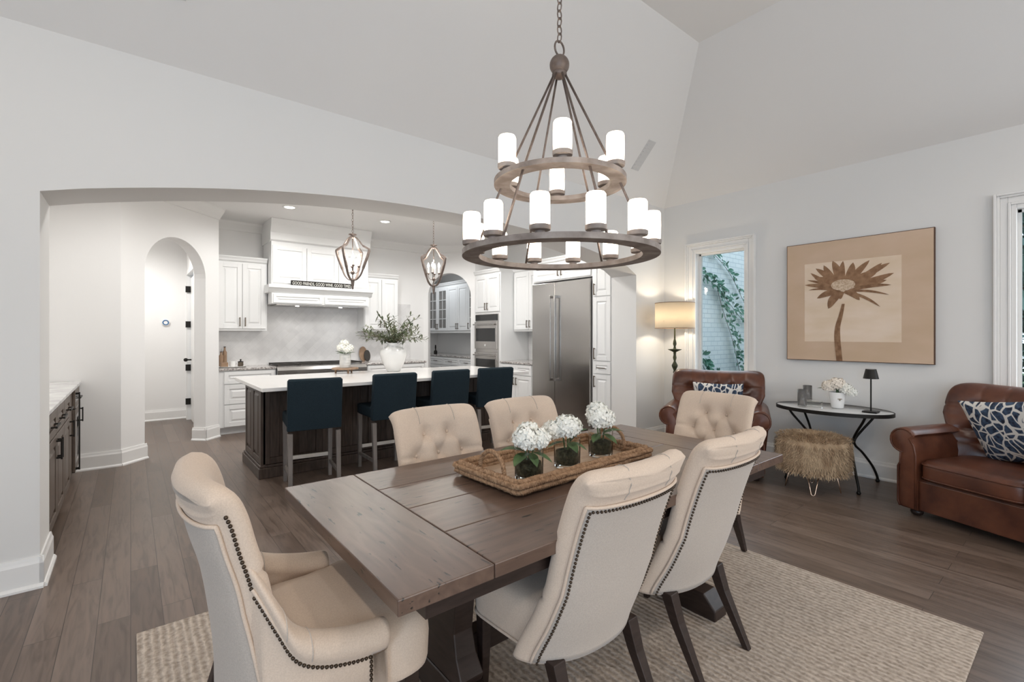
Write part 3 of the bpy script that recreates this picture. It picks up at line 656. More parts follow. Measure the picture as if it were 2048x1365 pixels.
build('bottle_body', MB().lathe([(0.035, 0), (0.04, 0.01), (0.04, 0.07), (0.015, 0.1)], n=12), M['black'], t, smooth=True, auto=50)
build('stopper', MB().lathe([(0.012, 0.10), (0.018, 0.16), (0.014, 0.22)], n=12), M['black'], t, smooth=True, auto=50)

# ---- island
IX0, IX1 = 0.95, 3.80
t = thing('kitchen_island', 'long dark brown panelled kitchen island under the white countertop', 'island', (0, 0, 0))
b = MB(); b.box(IX0+.04, 5.06, 0.0, IX1-.04, 5.84, 0.884); build('body', b, M['islw'], t)
b = MB(); b.box(IX0, 5.02, 0, IX1, 5.88, 0.10)
b.box(IX0+0.012, 5.032, 0.10, IX1-.012, 5.868, 0.125); build('plinth', b, M['islw'], t, bevel=0.006)
n = 5; seg = (IX1-IX0-.08)/n
for i in range(n):
    b = door_mesh(IX0+.04+i*seg, 0.13, IX0+.04+(i+1)*seg, 0.88, 5.06, 'flat')
    x = IX0+.04+i*seg
    for q in range(1, 5):
        xx = x+.06+(seg-.12)*q/5; b.box(xx-.003, 5.045, .19, xx+.003, 5.051, .82)
    build('front_panel', b, M['islw'], t, bevel=0.003, seg=1)
for i in range(2):
    mt = Matrix.Translation((IX0+0.04, 5.84, 0)) @ Matrix.Rotation(R(-90), 4, 'Z')
    build('side_panel', door_mesh(0.02+i*.37, 0.13, 0.02+(i+1)*.37-.004, 0.88, 0, 'raised', mt), M['islw'], t, bevel=0.003, seg=1, label='end panel with a raised centre')
for x, y in ((IX0+.02, 5.04), (IX1-.06, 5.04)):
    build('corner_post', MB().box(x, y, 0.125, x+.04, y+.04, .884), M['islw'], t)
slab('island_countertop', 'long white quartz countertop overhanging the dark kitchen island', (0.885, 4.55, 0.885, 3.95, 5.93, 0.920), M['quartz'], bev=0.004)

# ---- bar stools
def make_stool():
    t = thing('bar_stool', 'stool', 'bar stool', (0, 0, 0), 0, 'navy stools along the island')
    # local: sits facing +y, back at y~0
    b = MB(); secs = []
    for z, y in ((0.545, 0.018), (0.60, 0.012), (0.80, -0.01), (0.93, -0.028), (0.985, -0.032), (1.0, -0.03)):
        hw = 0.225 - (0.012 if z > 0.99 else 0); th = 0.035 - (0.012 if z > .99 else 0)
        secs.append([(-hw, y-th+0.006, z), (-hw+.012, y-th, z), (hw-.012, y-th, z), (hw, y-th+.006, z), (hw, y+th-.006, z), (hw-.012, y+th, z), (-hw+.012, y+th, z), (-hw, y+th-.006, z)])
    b.loft(secs); build('backrest', b, M['navy'], t, smooth=True, auto=50, bevel=0.006)
    b = MB(); b.box(-0.225, 0.03, 0.56, 0.225, 0.45, 0.67); build('seat', b, M['navy'], t, smooth=True, auto=50, bevel=0.025, seg=4)
    for sx in (-1, 1):
        for (y0_, yb, z1_) in ((0.02, -0.02, 0.52), (0.42, 0.43, 0.57)):
            b = MB(); x = sx*0.20
            b.loft([[(x-w2, y-w2, z), (x+w2, y-w2, z), (x+w2, y+w2, z), (x-w2, y+w2, z)] for (y, z, w2) in ((yb, 0.0, 0.016), (y0_, z1_, 0.021))])
            build('leg', b, M['gleg'], t, bevel=0.003)
    b = MB(); b.box(-0.18, 0.405, 0.20, 0.18, 0.43, 0.235); build('footrest', b, M['bleg'], t, bevel=0.003)
    for sx in (-1, 1):
        b = MB(); b.box(sx*.2-.01, 0.01, 0.13, sx*.2+.01, 0.42, 0.16); build('stretcher', b, M['gleg'], t)
    return t
s0 = make_stool(); first = True
for x, y, rz, lab in ((1.275, 4.37, -8, 'navy upholstered bar stool at the left end of the island, nearest the dining table'), (2.055, 4.43, -2, 'navy upholstered bar stool, second from the left along the island'),
                 (2.735, 4.48, -2, 'navy upholstered bar stool, third from the left along the island'), (3.335, 4.46, -8, 'navy upholstered bar stool at the right end of the island, nearest the refrigerator')):
    if first: s0.location = (x, y, 0); s0.rotation_euler = (0, 0, R(rz)); s0['label'] = lab; first = False
    else: copy_tree(s0, (x, y, 0), rz, lab)

# ---- bar cabinet at left
t = cabinet('bar_cabinet', 'dark brown bar cabinet with black handles left of the archway', 'cabinet', (-0.42, 4.06, 0), 90, 2.35, 0.62, 0, 0.885,
        [('drawer', 0.02+i*.46, 0.02+(i+1)*.46, 0.70, 0.875, ('c', 'm', 0.2)) for i in (0, 1, 2, 4)] + [('door', 0.02+i*.46, 0.02+(i+1)*.46, 0.11, 0.695, ('r' if i % 2 == 0 else 'l', 't', 0.14)) for i in (0, 1, 2, 4)],
        m=M['isle'], pm=M['black'], toe=True)
wc = build('cooler_door', MB().box(1.865, -0.02, 0.11, 2.315-.46+.44, -0.001, 0.875), M['dglass'], t)
build('handle', pull(1.90, 0.49, 0.72, True, -0.001, r=0.01), M['black'], wc)
slab('bar_countertop', 'pale marble countertop on the dark bar cabinet at the left', (-1.055, 4.06, 0.886, -0.39, 6.47, 0.918), M['marble'])

# ------------------------------------------------------------------ counter objects
# left counter tray with bottles
t = thing('counter_tray', 'low pale tray on the granite counter left of the range', 'tray', (1.13, 7.78, 0.919))
b = MB(); b.lathe([(0.005, 0.0), (0.15, 0.0), (0.17, 0.012), (0.165, 0.014), (0.15, 0.006), (0.005, 0.006)], n=28, sx=1.1, sy=0.8); build('tray_plate', b, M['thing'], t, smooth=True, auto=40)
for i, (x, y, h, lab) in enumerate(((1.07, 8.02, 0.29, 'tall brown bottle standing on the counter left of the range'), (1.02, 7.98, 0.22, 'shorter brown bottle beside the tall one left of the range'))):
    t = thing('glass_bottle', lab, 'bottle', (x, y, 0.919))
    build('bottle_body', MB().lathe([(0.026, 0), (0.028, 0.01), (0.028, h*.72), (0.014, h*.82), (0.012, h*.97)], n=14), M['wood'], t, smooth=True, auto=50)
    build('cap', MB().lathe([(0.015, h*.965), (0.015, h)], n=14), M['black'], t)
t = thing('wooden_bowl', 'low woven brown box at the left end of the counter tray', 'box', (1.03, 7.78, 0.9255)); build('bowl_body', MB().box(-0.045, -0.05, 0, 0.045, 0.05, 0.065), M['wood'], t, bevel=0.008)
t = thing('white_mug', 'white mug on the counter tray left of the range', 'mug', (1.13, 7.76, 0.926))
build('mug_body', MB().lathe([(0.03, 0), (0.036, 0.01), (0.038, 0.08), (0.034, 0.08), (0.03, 0.012), (0.001, 0.01)], n=18), M['thing'], t, smooth=True, auto=50)
b = MB(); b.torus((0.042, 0, 0.042), 0.022, 0.005, 16, 6, 'y'); build('handle', b, M['thing'], t, smooth=True)
t = thing('dark_jar', 'small dark lidded jar at the right end of the counter tray', 'jar', (1.235, 7.77, 0.926))
build('jar_body', MB().lathe([(0.03, 0), (0.036, 0.012), (0.034, 0.06)], n=16), M['pull'], t, smooth=True, auto=50)
build('lid', MB().lathe([(0.038, 0.061), (0.034, 0.072), (0.01, 0.078), (0.008, 0.088), (0.014, 0.096), (0.006, 0.105)], n=16), M['black'], t, smooth=True, auto=50)
# boards and canister right of the range
t = thing('cutting_board', 'tan wooden board leaning on the backsplash right of the range', 'board', (3.17, 8.055, 0.919)); t.rotation_euler = (R(-9), 0, 0)
b = MB(); pl = [(0.07*math.cos(a)+0.0, 0.13+0.13*math.sin(a)) for a in [2*math.pi*i/28 for i in range(28)]]; pl = [(x, max(0.0, z)) for x, z in pl]; b.prism(pl, 0, 0.018, 'y'); build('board', b, M['wood'], t)
t = thing('iron_pan', 'dark oval pan leaning in front of the tan board right of the range', 'pan', (3.22, 8.0, 0.919)); t.rotation_euler = (R(-10), 0, 0)
b = MB(); pl = [(0.055*math.cos(a), 0.10+0.10*math.sin(a)) for a in [2*math.pi*i/28 for i in range(28)]]; pl = [(x, max(0.0, z)) for x, z in pl]; b.prism(pl, 0, 0.018, 'y'); build('pan_body', b, M['iron'], t)
t = thing('paper_canister', 'white canister on the counter beside the refrigerator', 'canister', (5.52, 6.0, 0.919)); build('canister_body', MB().lathe([(0.07, 0), (0.075, 0.01), (0.075, 0.26), (0.07, 0.27)], n=24), M['thing'], t, smooth=True, auto=50); build('lid', MB().lathe([(0.072, 0.271), (0.072, 0.285), (0.02, 0.295)], n=24), M['thing'], t, smooth=True, auto=50)

# leaf helpers
def leaf(b, p, d, L, wd, up=(0, 0, 1), fold=0.25, droop=0.15):
    p = Vector(p); d = Vector(d).normalized(); u = Vector(up); s = d.cross(u)
    if s.length < 1e-3: s = d.orthogonal()
    s.normalize(); n = s.cross(d).normalized()
    v = []; K = 5
    for i in range(K+1):
        t = i/K; ww = wd*math.sin(math.pi*min(1, 0.04+t*0.96))**0.8; c = p + d*L*t - n*0 - Vector((0, 0, 1))*droop*L*t*t
        v += [tuple(c - s*ww/2 + n*fold*ww*.5), tuple(c), tuple(c + s*ww/2 + n*fold*ww*.5)]
    f = []
    for i in range(K):
        a = i*3; f += [(a, a+1, a+4, a+3), (a+1, a+2, a+5, a+4)]
    b.add(v, f)
def blossom(b, c, r, n=70, ps=0.016, sq=0.85):
    c = Vector(c)
    b.ball(tuple(c), r*0.72, 12, 8, sz=sq)
    for i in range(n):
        z = 1-2*(i+.5)/n*0.86; a = i*2.39996; rr = math.sqrt(max(0, 1-z*z)); nrm = Vector((rr*math.cos(a), rr*math.sin(a), z*sq)).normalized()
        p = c + Vector((rr*math.cos(a), rr*math.sin(a), z*sq))*r*random.uniform(.88, 1.04)
        t1 = nrm.orthogonal().normalized(); t2 = nrm.cross(t1); ph = random.random()*6.28
        for k in range(4):
            q = ph + k*math.pi/2 + random.uniform(-.15, .15); dv = (t1*math.cos(q)+t2*math.sin(q)); sd = nrm.cross(dv); s_ = ps*random.uniform(.85, 1.15)
            lift = nrm*random.uniform(-.1, .45)*s_
            v = [p, p+dv*s_*.55+sd*s_*.48+lift*.4, p+dv*s_*1.1+sd*s_*.12+lift, p+dv*s_*1.1-sd*s_*.12+lift, p+dv*s_*.55-sd*s_*.48+lift*.4]
            b.add([tuple(x) for x in v], [(0, 1, 2, 3, 4)])
# island riser with ribbed vase
t = thing('wooden_riser', 'small round wooden riser on the island countertop', 'riser', (2.02, 5.72, 0.921))
build('riser_top', MB().lathe([(0.15, 0.045), (0.155, 0.05), (0.155, 0.06), (0.15, 0.065)], n=28), M['wood'], t, smooth=True, auto=40)
for k in range(3):
    a = k*2.094+.5; build('leg', MB().lathe([(0.010, 0), (0.014, 0.02), (0.010, 0.045)], (0.11*math.cos(a), 0.11*math.sin(a), 0), n=10), M['wood'], t, smooth=True)
t = thing('ribbed_vase', 'small ribbed glass vase on the wooden riser', 'vase', (2.02, 5.72, 0.987))
b = MB(); n = 48; secs = []
for z in (0, 0.01, 0.05, 0.10, 0.15, 0.165): secs.append([((0.062+0.0025*(j % 2))*math.cos(2*math.pi*j/n), (0.062+0.0025*(j % 2))*math.sin(2*math.pi*j/n), z) for j in range(n)])
b.loft(secs); 
for z in (0.03, 0.06, 0.09, 0.12, 0.15): b.torus((0, 0, z), 0.065, 0.002, 28, 5)
build('vase_body', b, mat('frosted_rib_glass', (0.72, 0.71, 0.68), 0.25), t, smooth=True)
t = thing('white_bouquet', 'white blossoms in the small ribbed vase on the island', 'flowers', (2.02, 5.72, 1.155))
for k, (x, y, z, rr) in enumerate(((-0.045, 0.0, 0.07, .055), (0.045, -.01, 0.065, .055), (0, .03, 0.12, .055), (0, -.05, .04, .045))):
    b = MB(); blossom(b, (x, y, z), rr, 36, 0.017); build('blossom', b, M['petal'], t)
b = MB()
for k in range(9):
    a = k*.7; leaf(b, (0.03*math.cos(a), 0.03*math.sin(a), 0.0), (math.cos(a), math.sin(a), random.uniform(.1, .9)), 0.10, 0.045)
b.tube([(0, 0, -0.05), (0, 0, 0.03)], 0.01); build('foliage', b, M['leaf'], t)
# big vase
t = thing('white_vase', 'big white ceramic urn vase standing on the island countertop', 'vase', (2.60, 5.62, 0.921))
pf = [(0.075, 0), (0.082, 0.008), (0.105, 0.05), (0.145, 0.13), (0.17, 0.21), (0.166, 0.26), (0.125, 0.295), (0.085, 0.315), (0.075, 0.34), (0.095, 0.36), (0.088, 0.36), (0.068, 0.335), (0.07, 0.30)]
build('vase_body', MB().lathe(pf, n=36, cap=True), M['thing'], t, smooth=True)
for s in (-1, 1):
    b = MB(); b.tube(catmull([(s*0.08, 0, 0.345), (s*0.125, 0, 0.345), (s*0.135, 0, 0.31), (s*0.12, 0, 0.285)], 5), 0.009, 8); build('handle', b, M['thing'], t, smooth=True)
t = thing('olive_branches', 'spreading olive branches with narrow leaves in the big white vase', 'plant', (2.60, 5.62, 1.22))
br_ = MB(); lf = MB()
random.seed(11)
for k in range(34):
    a = k*2.4+random.uniform(-.3, .3); el = random.uniform(.15, 1.35); L = random.uniform(.33, .50)
    dx = math.cos(a)*math.cos(el); dy = math.sin(a)*math.cos(el); dz = math.sin(el)
    p1 = Vector((dx, dy, 0))*.03; dz *= 1.05; pts = [Vector((0.02*math.cos(a), 0.02*math.sin(a), -0.1)), Vector((p1.x, p1.y, 0.04)), Vector((dx*L*.5, dy*L*.5, 0.06+dz*L*.55)), Vector((dx*L*1.05, dy*L*1.05, 0.04+dz*L*.95))]
    cp_ = catmull([tuple(p) for p in pts], 6); br_.tube([tuple(p) for p in cp_], 0.0022, 5)
    for i in range(7, len(cp_)):
        for q in range(2):
            d = (cp_[i]-cp_[i-1]).normalized(); o_ = Vector((random.uniform(-1, 1), random.uniform(-1, 1), random.uniform(-.6, 1))).normalized()
            leaf(lf, cp_[i], d*0.6+o_*.8, random.uniform(.055, .09), 0.021, droop=.2)
build('branch', br_, M['stem'], t); build('foliage', lf, M['olive'], t)

# ------------------------------------------------------------------ dining: rug + table
RX0, RX1, RY0, RY1 = 0.02, 3.07, 0.33, 2.78
o = build('area_rug', MB().box(RX0, RY0, 0.0005, RX1, RY1, 0.012), M['rug'], bevel=0.004); tag(o, 'large beige ribbed area rug under the dining table', 'rug')
ZR = 0.0125
TX0, TX1, TY0, TY1, TZ = 0.49, 2.66, 1.035, 2.09, 0.762
t = thing('dining_table', 'long dark wooden trestle dining table with plank top', 'dining table', (0, 0, 0))
def plank(x0, y0, x1, y1, z0, z1, m, nm='table_plank'):
    b = MB(); b.box(x0, y0, z0, x1, y1, z1); return build(nm, b, m, t, bevel=0.0035, seg=2)
BW = 0.285; g = 0.0015
z0 = TZ-0.042
plank(TX0, TY0, TX0+BW-g, TY1, z0, TZ, M['taby'], 'breadboard_end'); plank(TX1-BW+g, TY0, TX1, TY1, z0, TZ, M['taby'], 'breadboard_end')
ws = [0.27, 0.255, 0.26, 0.27]; yy = TY0
for i, wd in enumerate(ws):
    plank(TX0+BW+g, yy, TX1-BW-g, yy+wd-g*1.4, z0, TZ, M['tabx']); yy += wd
b = MB(); b.box(TX0+.10, TY0+.05, z0-0.065, TX1-.10, TY0+.075, z0-.0005); b.box(TX0+.10, TY1-.075, z0-.065, TX1-.10, TY1-.05, z0-.0005)
b.box(TX0+.10, TY0+.075, z0-.065, TX0+.125, TY1-.075, z0-.0005); b.box(TX1-.125, TY0+.075, z0-.065, TX1-.10, TY1-.075, z0-.0005); build('apron', b, M['dleg'], t)
cy = (TY0+TY1)/2
for px_ in (0.95, 2.22):
    b = MB()
    pr = [(cy-.30, .10), (cy-.40, .02), (cy-.40, 0.0), (cy+.40, 0.0), (cy+.40, .02), (cy+.30, .10)]
    pr = [(cy-.42, 0), (cy+.42, 0), (cy+.42, .05), (cy+.36, .115), (cy-.36, .115), (cy-.42, .05)]
    b.prism([(a, q+ZR) for a, q in pr], px_-.055, px_+.055, 'x'); build('trestle_foot', b, M['dleg'], t, bevel=.006)
    b = MB(); secs = []
    for z, hw, hx in ((.128, .15, .05), (.16, .16, .05), (.22, .12, .045), (.30, .10, .042), (.45, .12, .042), (.56, .17, .045), (.64, .24, .05), (z0-.001, .27, .05)):
        secs.append([(px_-hx, cy-hw, z), (px_+hx, cy-hw, z), (px_+hx, cy+hw, z), (px_-hx, cy+hw, z)])
    b.loft(secs); build('trestle_post', b, M['dleg'], t, bevel=.006)
b = MB(); b.box(1.006, cy-.035, .13, 2.164, cy+.035, .22); build('stretcher', b, M['dleg'], t, bevel=.005)
# cracks and knots stay in the material

# ------------------------------------------------------------------ tufted dining chairs
class Spine:
    def __init__(s, pts, n=8):
        c = catmull([(0, y, z) for y, z in pts], n); s.p = [(q.y, q.z) for q in c]; s.L = [0]
        for a, b_ in zip(s.p[:-1], s.p[1:]): s.L.append(s.L[-1]+math.hypot(b_[0]-a[0], b_[1]-a[1]))
    def at(s, h):
        d = h*s.L[-1]
        for i in range(len(s.p)-1):
            if s.L[i+1] >= d-1e-9: break
        k = (d-s.L[i])/max(1e-9, s.L[i+1]-s.L[i]); a, b_ = s.p[i], s.p[i+1]
        i0 = max(0, i-1); i1 = min(len(s.p)-1, i+2); tx, tz = s.p[i1][0]-s.p[i0][0], s.p[i1][1]-s.p[i0][1]; l = math.hypot(tx, tz)
        return a[0]+(b_[0]-a[0])*k, a[1]+(b_[1]-a[1])*k, tz/l, -tx/l   # point and front normal (toward +y)
def make_back(sp, hw, T, wrap, btn, NH=60, rollstart=0.8, dim=0.038, br=0.036):
    """returns pos(s,h,side,off); btn = list of (x, h)"""
    Ltot = sp.L[-1]
    edges = []
    rows = sorted(set(round(q[1], 4) for q in btn))
    for i, a in enumerate(btn):
        for c_ in btn[i+1:]:
            if abs(abs(rows.index(round(a[1], 4))-rows.index(round(c_[1], 4))))==1 and abs(a[0]-c_[0]) < 0.16: edges.append((a, c_))
    hm = rows[-1]
    for a in btn:
        if abs(a[0]) > 0.12: edges.append((a, (a[0]*2.2, a[1]+.01)))
    def disp(x, h):
        y = h*Ltot; dsp = 0
        for bx, bh in btn: 
            r2 = (x-bx)**2+(y-bh*Ltot)**2; dsp += dim*math.exp(-r2/(br*br)) 
        for (ax, ah), (cx, ch) in edges:
            ay, cy_ = ah*Ltot, ch*Ltot; vx, vy = cx-ax, cy_-ay; l2 = vx*vx+vy*vy; k = max(0, min(1, ((x-ax)*vx+(y-ay)*vy)/l2))
            dd = math.hypot(x-ax-k*vx, y-ay-k*vy); dsp += 0.011*math.exp(-(dd/0.0075)**2)
        return min(dsp, dim*1.15)
    def pos(s, h, side=1, off=0.0):
        y, z, ny, nz = sp.at(min(1, max(0, h))); w_ = hw(h); th = T(h)*(max(0, 1-abs(s)**10))**0.5
        f = wrap(h)*abs(s)**2.3; x = s*w_
        dd = side*(th+off)
        if side > 0: dd -= disp(x, h)*(1 if h < 0.9 else 0)
        return (x, y+f+ny*dd, z+nz*dd)
    return pos
def loop_s(n):
    c = [-1, -.99, -.965, -.93, -.88] + [-.84+1.68*i/(n-1) for i in range(n)] + [.88, .93, .965, .99, 1]; return c
def back_mesh(pos, NH, nf):
    S = loop_s(nf); b = MB(); secs = []
    for i in range(NH+1):
        h = i/NH; secs.append([pos(s, h, 1) for s in S] + [pos(s, h, -1) for s in S[-2:0:-1]])
    b.loft(secs); return b
def nails(pts, step, r=0.0048, off=None):
    b = MB(); acc = 0
    V_ = [Vector(p) for p in pts]
    out = []
    for a, c_ in zip(V_[:-1], V_[1:]):
        L = (c_-a).length; d = acc
        while d < L: out.append(a+(c_-a)*(d/L)); d += step
        acc = d-L
    for p in out: b.ball(tuple(p), r, 6, 4)
    return b
def dining_chair(label):
    t = thing('dining_chair', label, 'dining chair', (0, 0, 0), 0, 'tufted side chairs around the dining table')
    sp = Spine([(-0.135, 0.315), (-0.148, 0.37), (-0.182, 0.47), (-0.205, 0.56), (-0.230, 0.66), (-0.27, 0.79), (-0.306, 0.885), (-0.328, 0.925), (-0.352, 0.945), (-0.378, 0.950)], 8)
    hw = lambda h: 0.252 + 0.024*max(0, 1-h/.45)
    T = lambda h: (0.037 + 0.006*h) * (1 if h < 0.94 else math.sqrt(max(0.02, 1-((h-.94)/.06)**2)))
    wrap = lambda h: 0.048 + 0.060*max(0, 1-h/0.4)
    btn = []
    for r_, (hh, xs) in enumerate(((0.19, (-.07, .07)), (0.34, (-.14, 0, .14)), (0.49, (-.07, .07)), (0.64, (-.14, 0, .14)), (0.79, (-.07, .07)))):
        btn += [(x, hh) for x in xs]
    pos = make_back(sp, hw, T, wrap, btn)
    bk = build('backrest', back_mesh(pos, 64, 52), M['linen'], t, smooth=True)
    for x, h in btn:
        s = x/hw(h); p = pos(s, h, 1, 0.002); b = MB(); b.ball(p, 0.0085, 8, 6); build('tuft_button', b, M['linen'], t, smooth=True)
    # seam pleats toward the edge on the roll
    b = MB()
    for sx in (-.42, .42):
        pass
    for sx in (-.42, .42):
        b = MB(); b.tube([pos(sx, 0.86+0.14*i/10, 1, 0.0012) for i in range(10)] + [pos(sx, 0.995-0.12*i/8, -1, 0.0012) for i in range(9)], 0.0016, 5); build('seam', b, M['linenb'], t)
    # outer back panel
    b = MB(); secs = []; smax = .915
    hs = [0.012+0.845*i/28 for i in range(29)]; ss = [-smax+2*smax*i/20 for i in range(21)]
    g_ = [[pos(s, h, -1, 0.006) for s in ss] for h in hs]
    b.loft(g_, closed=False, cap=False); op = build('back_panel', b, M['linenb'], t, smooth=True)
    sl = op.modifiers.new('s', 'SOLIDIFY'); sl.thickness = 0.004
    path = [pos(-smax, h, -1, .006) for h in hs] + [pos(s, hs[-1], -1, .006) for s in ss] + [pos(smax, h, -1, .006) for h in hs[::-1]]
    b = MB(); b.tube(path, 0.0055, 6); build('piping', b, M['linen'], t, smooth=True)
    sm2 = smax-.045; path2 = [pos(-sm2, h, -1, .010) for h in hs[:-1]] + [pos(-sm2+2*sm2*i/20, hs[-1]-.018, -1, .010) for i in range(21)] + [pos(sm2, h, -1, .010) for h in hs[:-1][::-1]]
    build('nailhead_trim', nails(path2, 0.0135), M['nail'], t, smooth=True)
    # seat
    b = MB(); secs = []
    def sec(z, e, yf=0.28, yb=-0.115):
        out = []
        for j in range(40):
            a = 2*math.pi*j/40; cx = abs(math.cos(a))**.35*(1 if math.cos(a) > 0 else -1); sy = abs(math.sin(a))**.35*(1 if math.sin(a) > 0 else -1)
            yc, hy_ = (yf+yb)/2, (yf-yb)/2; y = yc+sy*hy_*e; xw = (0.238+0.024*(y-yb)/(yf-yb))*e; out.append((cx*xw, y, z))
        return out
    for z, e in ((0.335, .955), (0.34, .985), (0.36, 1.0), (0.43, 1.01), (0.462, 1.0), (0.482, .965), (0.495, .90), (0.503, .75), (0.508, .5), (0.51, .2)): secs.append(sec(z, e))
    b.loft(secs); build('seat', b, M['linen'], t, smooth=True)
    b = MB(); q = sec(0.338, .995); b.tube(q, 0.005, 6, closed=True); build('seat_piping', b, M['linen'], t, smooth=True)
    for sx in (-1, 1):
        b = MB(); x = sx*.205; secs = []
        for (y, z, w2) in ((.245, 0, .013), (.243, .15, .018), (.24, .34, .023)): secs.append([(x-w2, y-w2, z), (x+w2, y-w2, z), (x+w2, y+w2, z), (x-w2, y+w2, z)])
        b.loft(secs); build('leg', b, M['dleg'], t, bevel=.003)
        b = MB(); x = sx*.19; secs = []
        for (y, z, w2) in ((-.275, 0, .014), (-.225, .10, .018), (-.165, .22, .022), (-.128, .325, .026)): secs.append([(x-w2, y-w2, z), (x+w2, y-w2, z), (x+w2, y+w2, z), (x-w2, y+w2, z)])
        b.loft(secs); build('leg', b, M['dleg'], t, bevel=.003)
    return t
ch0 = dining_chair('cream dining chair with nailhead trim, back turned, nearer of the two along the table front')
ch0.location = (1.258, 1.235, ZR); ch0.rotation_euler = (0, 0, 0)
copy_tree(ch0, (1.905, 1.235, ZR), 1, 'cream dining chair with nailhead trim, back turned, farther of the two along the table front')
copy_tree(ch0, (1.285, 1.965, ZR), 180, 'cream button-tufted dining chair facing us across the table, left of the two beside the stools')
copy_tree(ch0, (1.87, 1.945, ZR), 178, 'cream button-tufted dining chair facing us behind the leftmost white flowers')
copy_tree(ch0, (2.76, 1.60, ZR), 90, 'cream button-tufted dining chair at the far head of the table before the corner armchair')

# ---- host chair with arms (near left)
t = thing('host_chair', 'large cream tufted armchair at the near left head of the dining table', 'armchair', (0.36, 1.585, ZR), -90)
sp = Spine([(-0.12, 0.335), (-0.122, 0.45), (-0.135, 0.58), (-0.158, 0.73), (-0.188, 0.84), (-0.206, 0.91), (-0.224, 0.95), (-0.248, 0.968), (-0.273, 0.968)], 8)
hwh = lambda h: 0.255 + 0.0*h
Th = lambda h: 0.045 * (1 if h < 0.94 else math.sqrt(max(0.02, 1-((h-.94)/.06)**2)))
wrh = lambda h: 0.055 + 0.03*max(0, 1-h/0.5)
btn = []
for hh, xs in ((0.33, (-.08, .08)), (0.43, (-.16, 0, .16)), (0.53, (-.08, .08)), (0.63, (-.16, 0, .16)), (0.73, (-.08, .08))): btn += [(x, hh) for x in xs]
posh = make_back(sp, hwh, Th, wrh, btn)
build('backrest', back_mesh(posh, 64, 52), M['linen'], t, smooth=True)
for x, h in btn:
    b = MB(); b.ball(posh(x/hwh(h), h, 1, .002), .009, 8, 6); build('tuft_button', b, M['linen'], t, smooth=True)
b = MB(); hs = [0.015+0.855*i/28 for i in range(29)]; ss = [-.93+1.86*i/20 for i in range(21)]
b.loft([[posh(s, h, -1, .006) for s in ss] for h in hs], closed=False, cap=False); op = build('back_panel', b, M['linenb'], t, smooth=True); sl = op.modifiers.new('s', 'SOLIDIFY'); sl.thickness = .004
path = [posh(-.93, h, -1, .006) for h in hs] + [posh(s, hs[-1], -1, .006) for s in ss] + [posh(.93, h, -1, .006) for h in hs[::-1]]
b = MB(); b.tube(path, .0055, 6); build('piping', b, M['linen'], t, smooth=True)
for sx in (-1, 1): build('nailhead_trim', nails([posh(sx*.992, .60+.31*i/14, -1, .006) for i in range(15)], .0125, .0055), M['nail'], t, smooth=True)
# arms
def arm_path(sx):
    ctl = [(0.285, 0.195, 0.550), (0.293, 0.12, 0.562), (0.295, 0.03, 0.588), (0.288, -0.03, 0.625), (0.275, -0.070, 0.70), (0.256, -0.108, 0.78), (0.228, -0.145, 0.85)]
    return [(sx*p.x, p.y, p.z) for p in catmull(ctl, 5)]
for sx in (-1, 1):
    P_ = arm_path(sx); b = MB(); secs = []; T_ = []
    for i, (x, y, z) in enumerate(P_):
        k = i/(len(P_)-1); ro = 0.040*(1-.45*max(0, (k-.6)/.4)); drop = 0.055
        zb = 0.345 + 0.0*k
        # section in x-z plane, outward = sx ; the base follows the seat side, pulled back under the rim
        yb = max(y, -0.10)
        inner = sx*(abs(x)-0.055); outer = sx*(abs(x)+0.012)
        loop = []
        cx_, cz_ = abs(x)-0.012, z-0.04
        for j in range(13):
            a = -0.25*math.pi + (1.5*math.pi)*j/12
            loop.append((sx*(cx_+ro*1.15*math.cos(a)), y, cz_+ro*math.sin(a)))
        xi = abs(x)-0.052; xo = abs(x)+0.004
        loop = loop + [(sx*xi, y, cz_-.05), (sx*xi, yb, zb), (sx*xo, yb, zb), (sx*xo, yb, zb+.12), (sx*xo, y, cz_-.05)]
        if sx < 0: loop = loop[::-1]
        secs.append(loop)
    # rounded front
    f0 = secs[0]; cxx = sum(p[0] for p in f0)/len(f0); czz = sum(p[2] for p in f0)/len(f0)
    pre = []
    for dy, k in ((0.030, 0.62), (0.026, 0.84), (0.014, 0.96)): pre.append([(cxx+(p[0]-cxx)*k, p[1]+dy, czz+(p[2]-czz)*(1-(1-k)*.35)) for p in f0])
    b.loft(pre+secs); build('armrest', b, M['linen'], t, smooth=True)
    # piping + nails on the outside, under the rim, then down the front
    rim = [(sx*(abs(x)+0.010), y, z-0.085+0.02*max(0, (z-.66))*4*0) for x, y, z in P_[1:-3]]
    fy = 0.170; col = [(sx*0.294, fy, 0.475-0.13*i/8) for i in range(9)]
    top = [p for p in rim if p[1] < fy]
    full = [(sx*.294, fy, .477)] + [(p[0]+sx*.002, p[1], p[2]) for p in top]
    build('nailhead_trim', nails(full, .0125, .0055), M['nail'], t, smooth=True)
    build('nailhead_trim', nails(col, .0125, .0055), M['nail'], t, smooth=True)
    b = MB(); b.tube([(p[0]+sx*.001, p[1], p[2]+.014) for p in rim], .005, 6); build('piping', b, M['linen'], t, smooth=True)
    for kk in (12, 18):
        b = MB(); x, y, z = P_[kk]; cx_, cz_ = abs(x)-0.012, z-0.04
        b.tube([(sx*(cx_+.0465*math.cos(a)), y, cz_+.0405*math.sin(a)) for a in [-.2*math.pi+1.4*math.pi*j/12 for j in range(13)]], .0016, 5); build('seam', b, M['linenb'], t)
b = MB(); secs = []
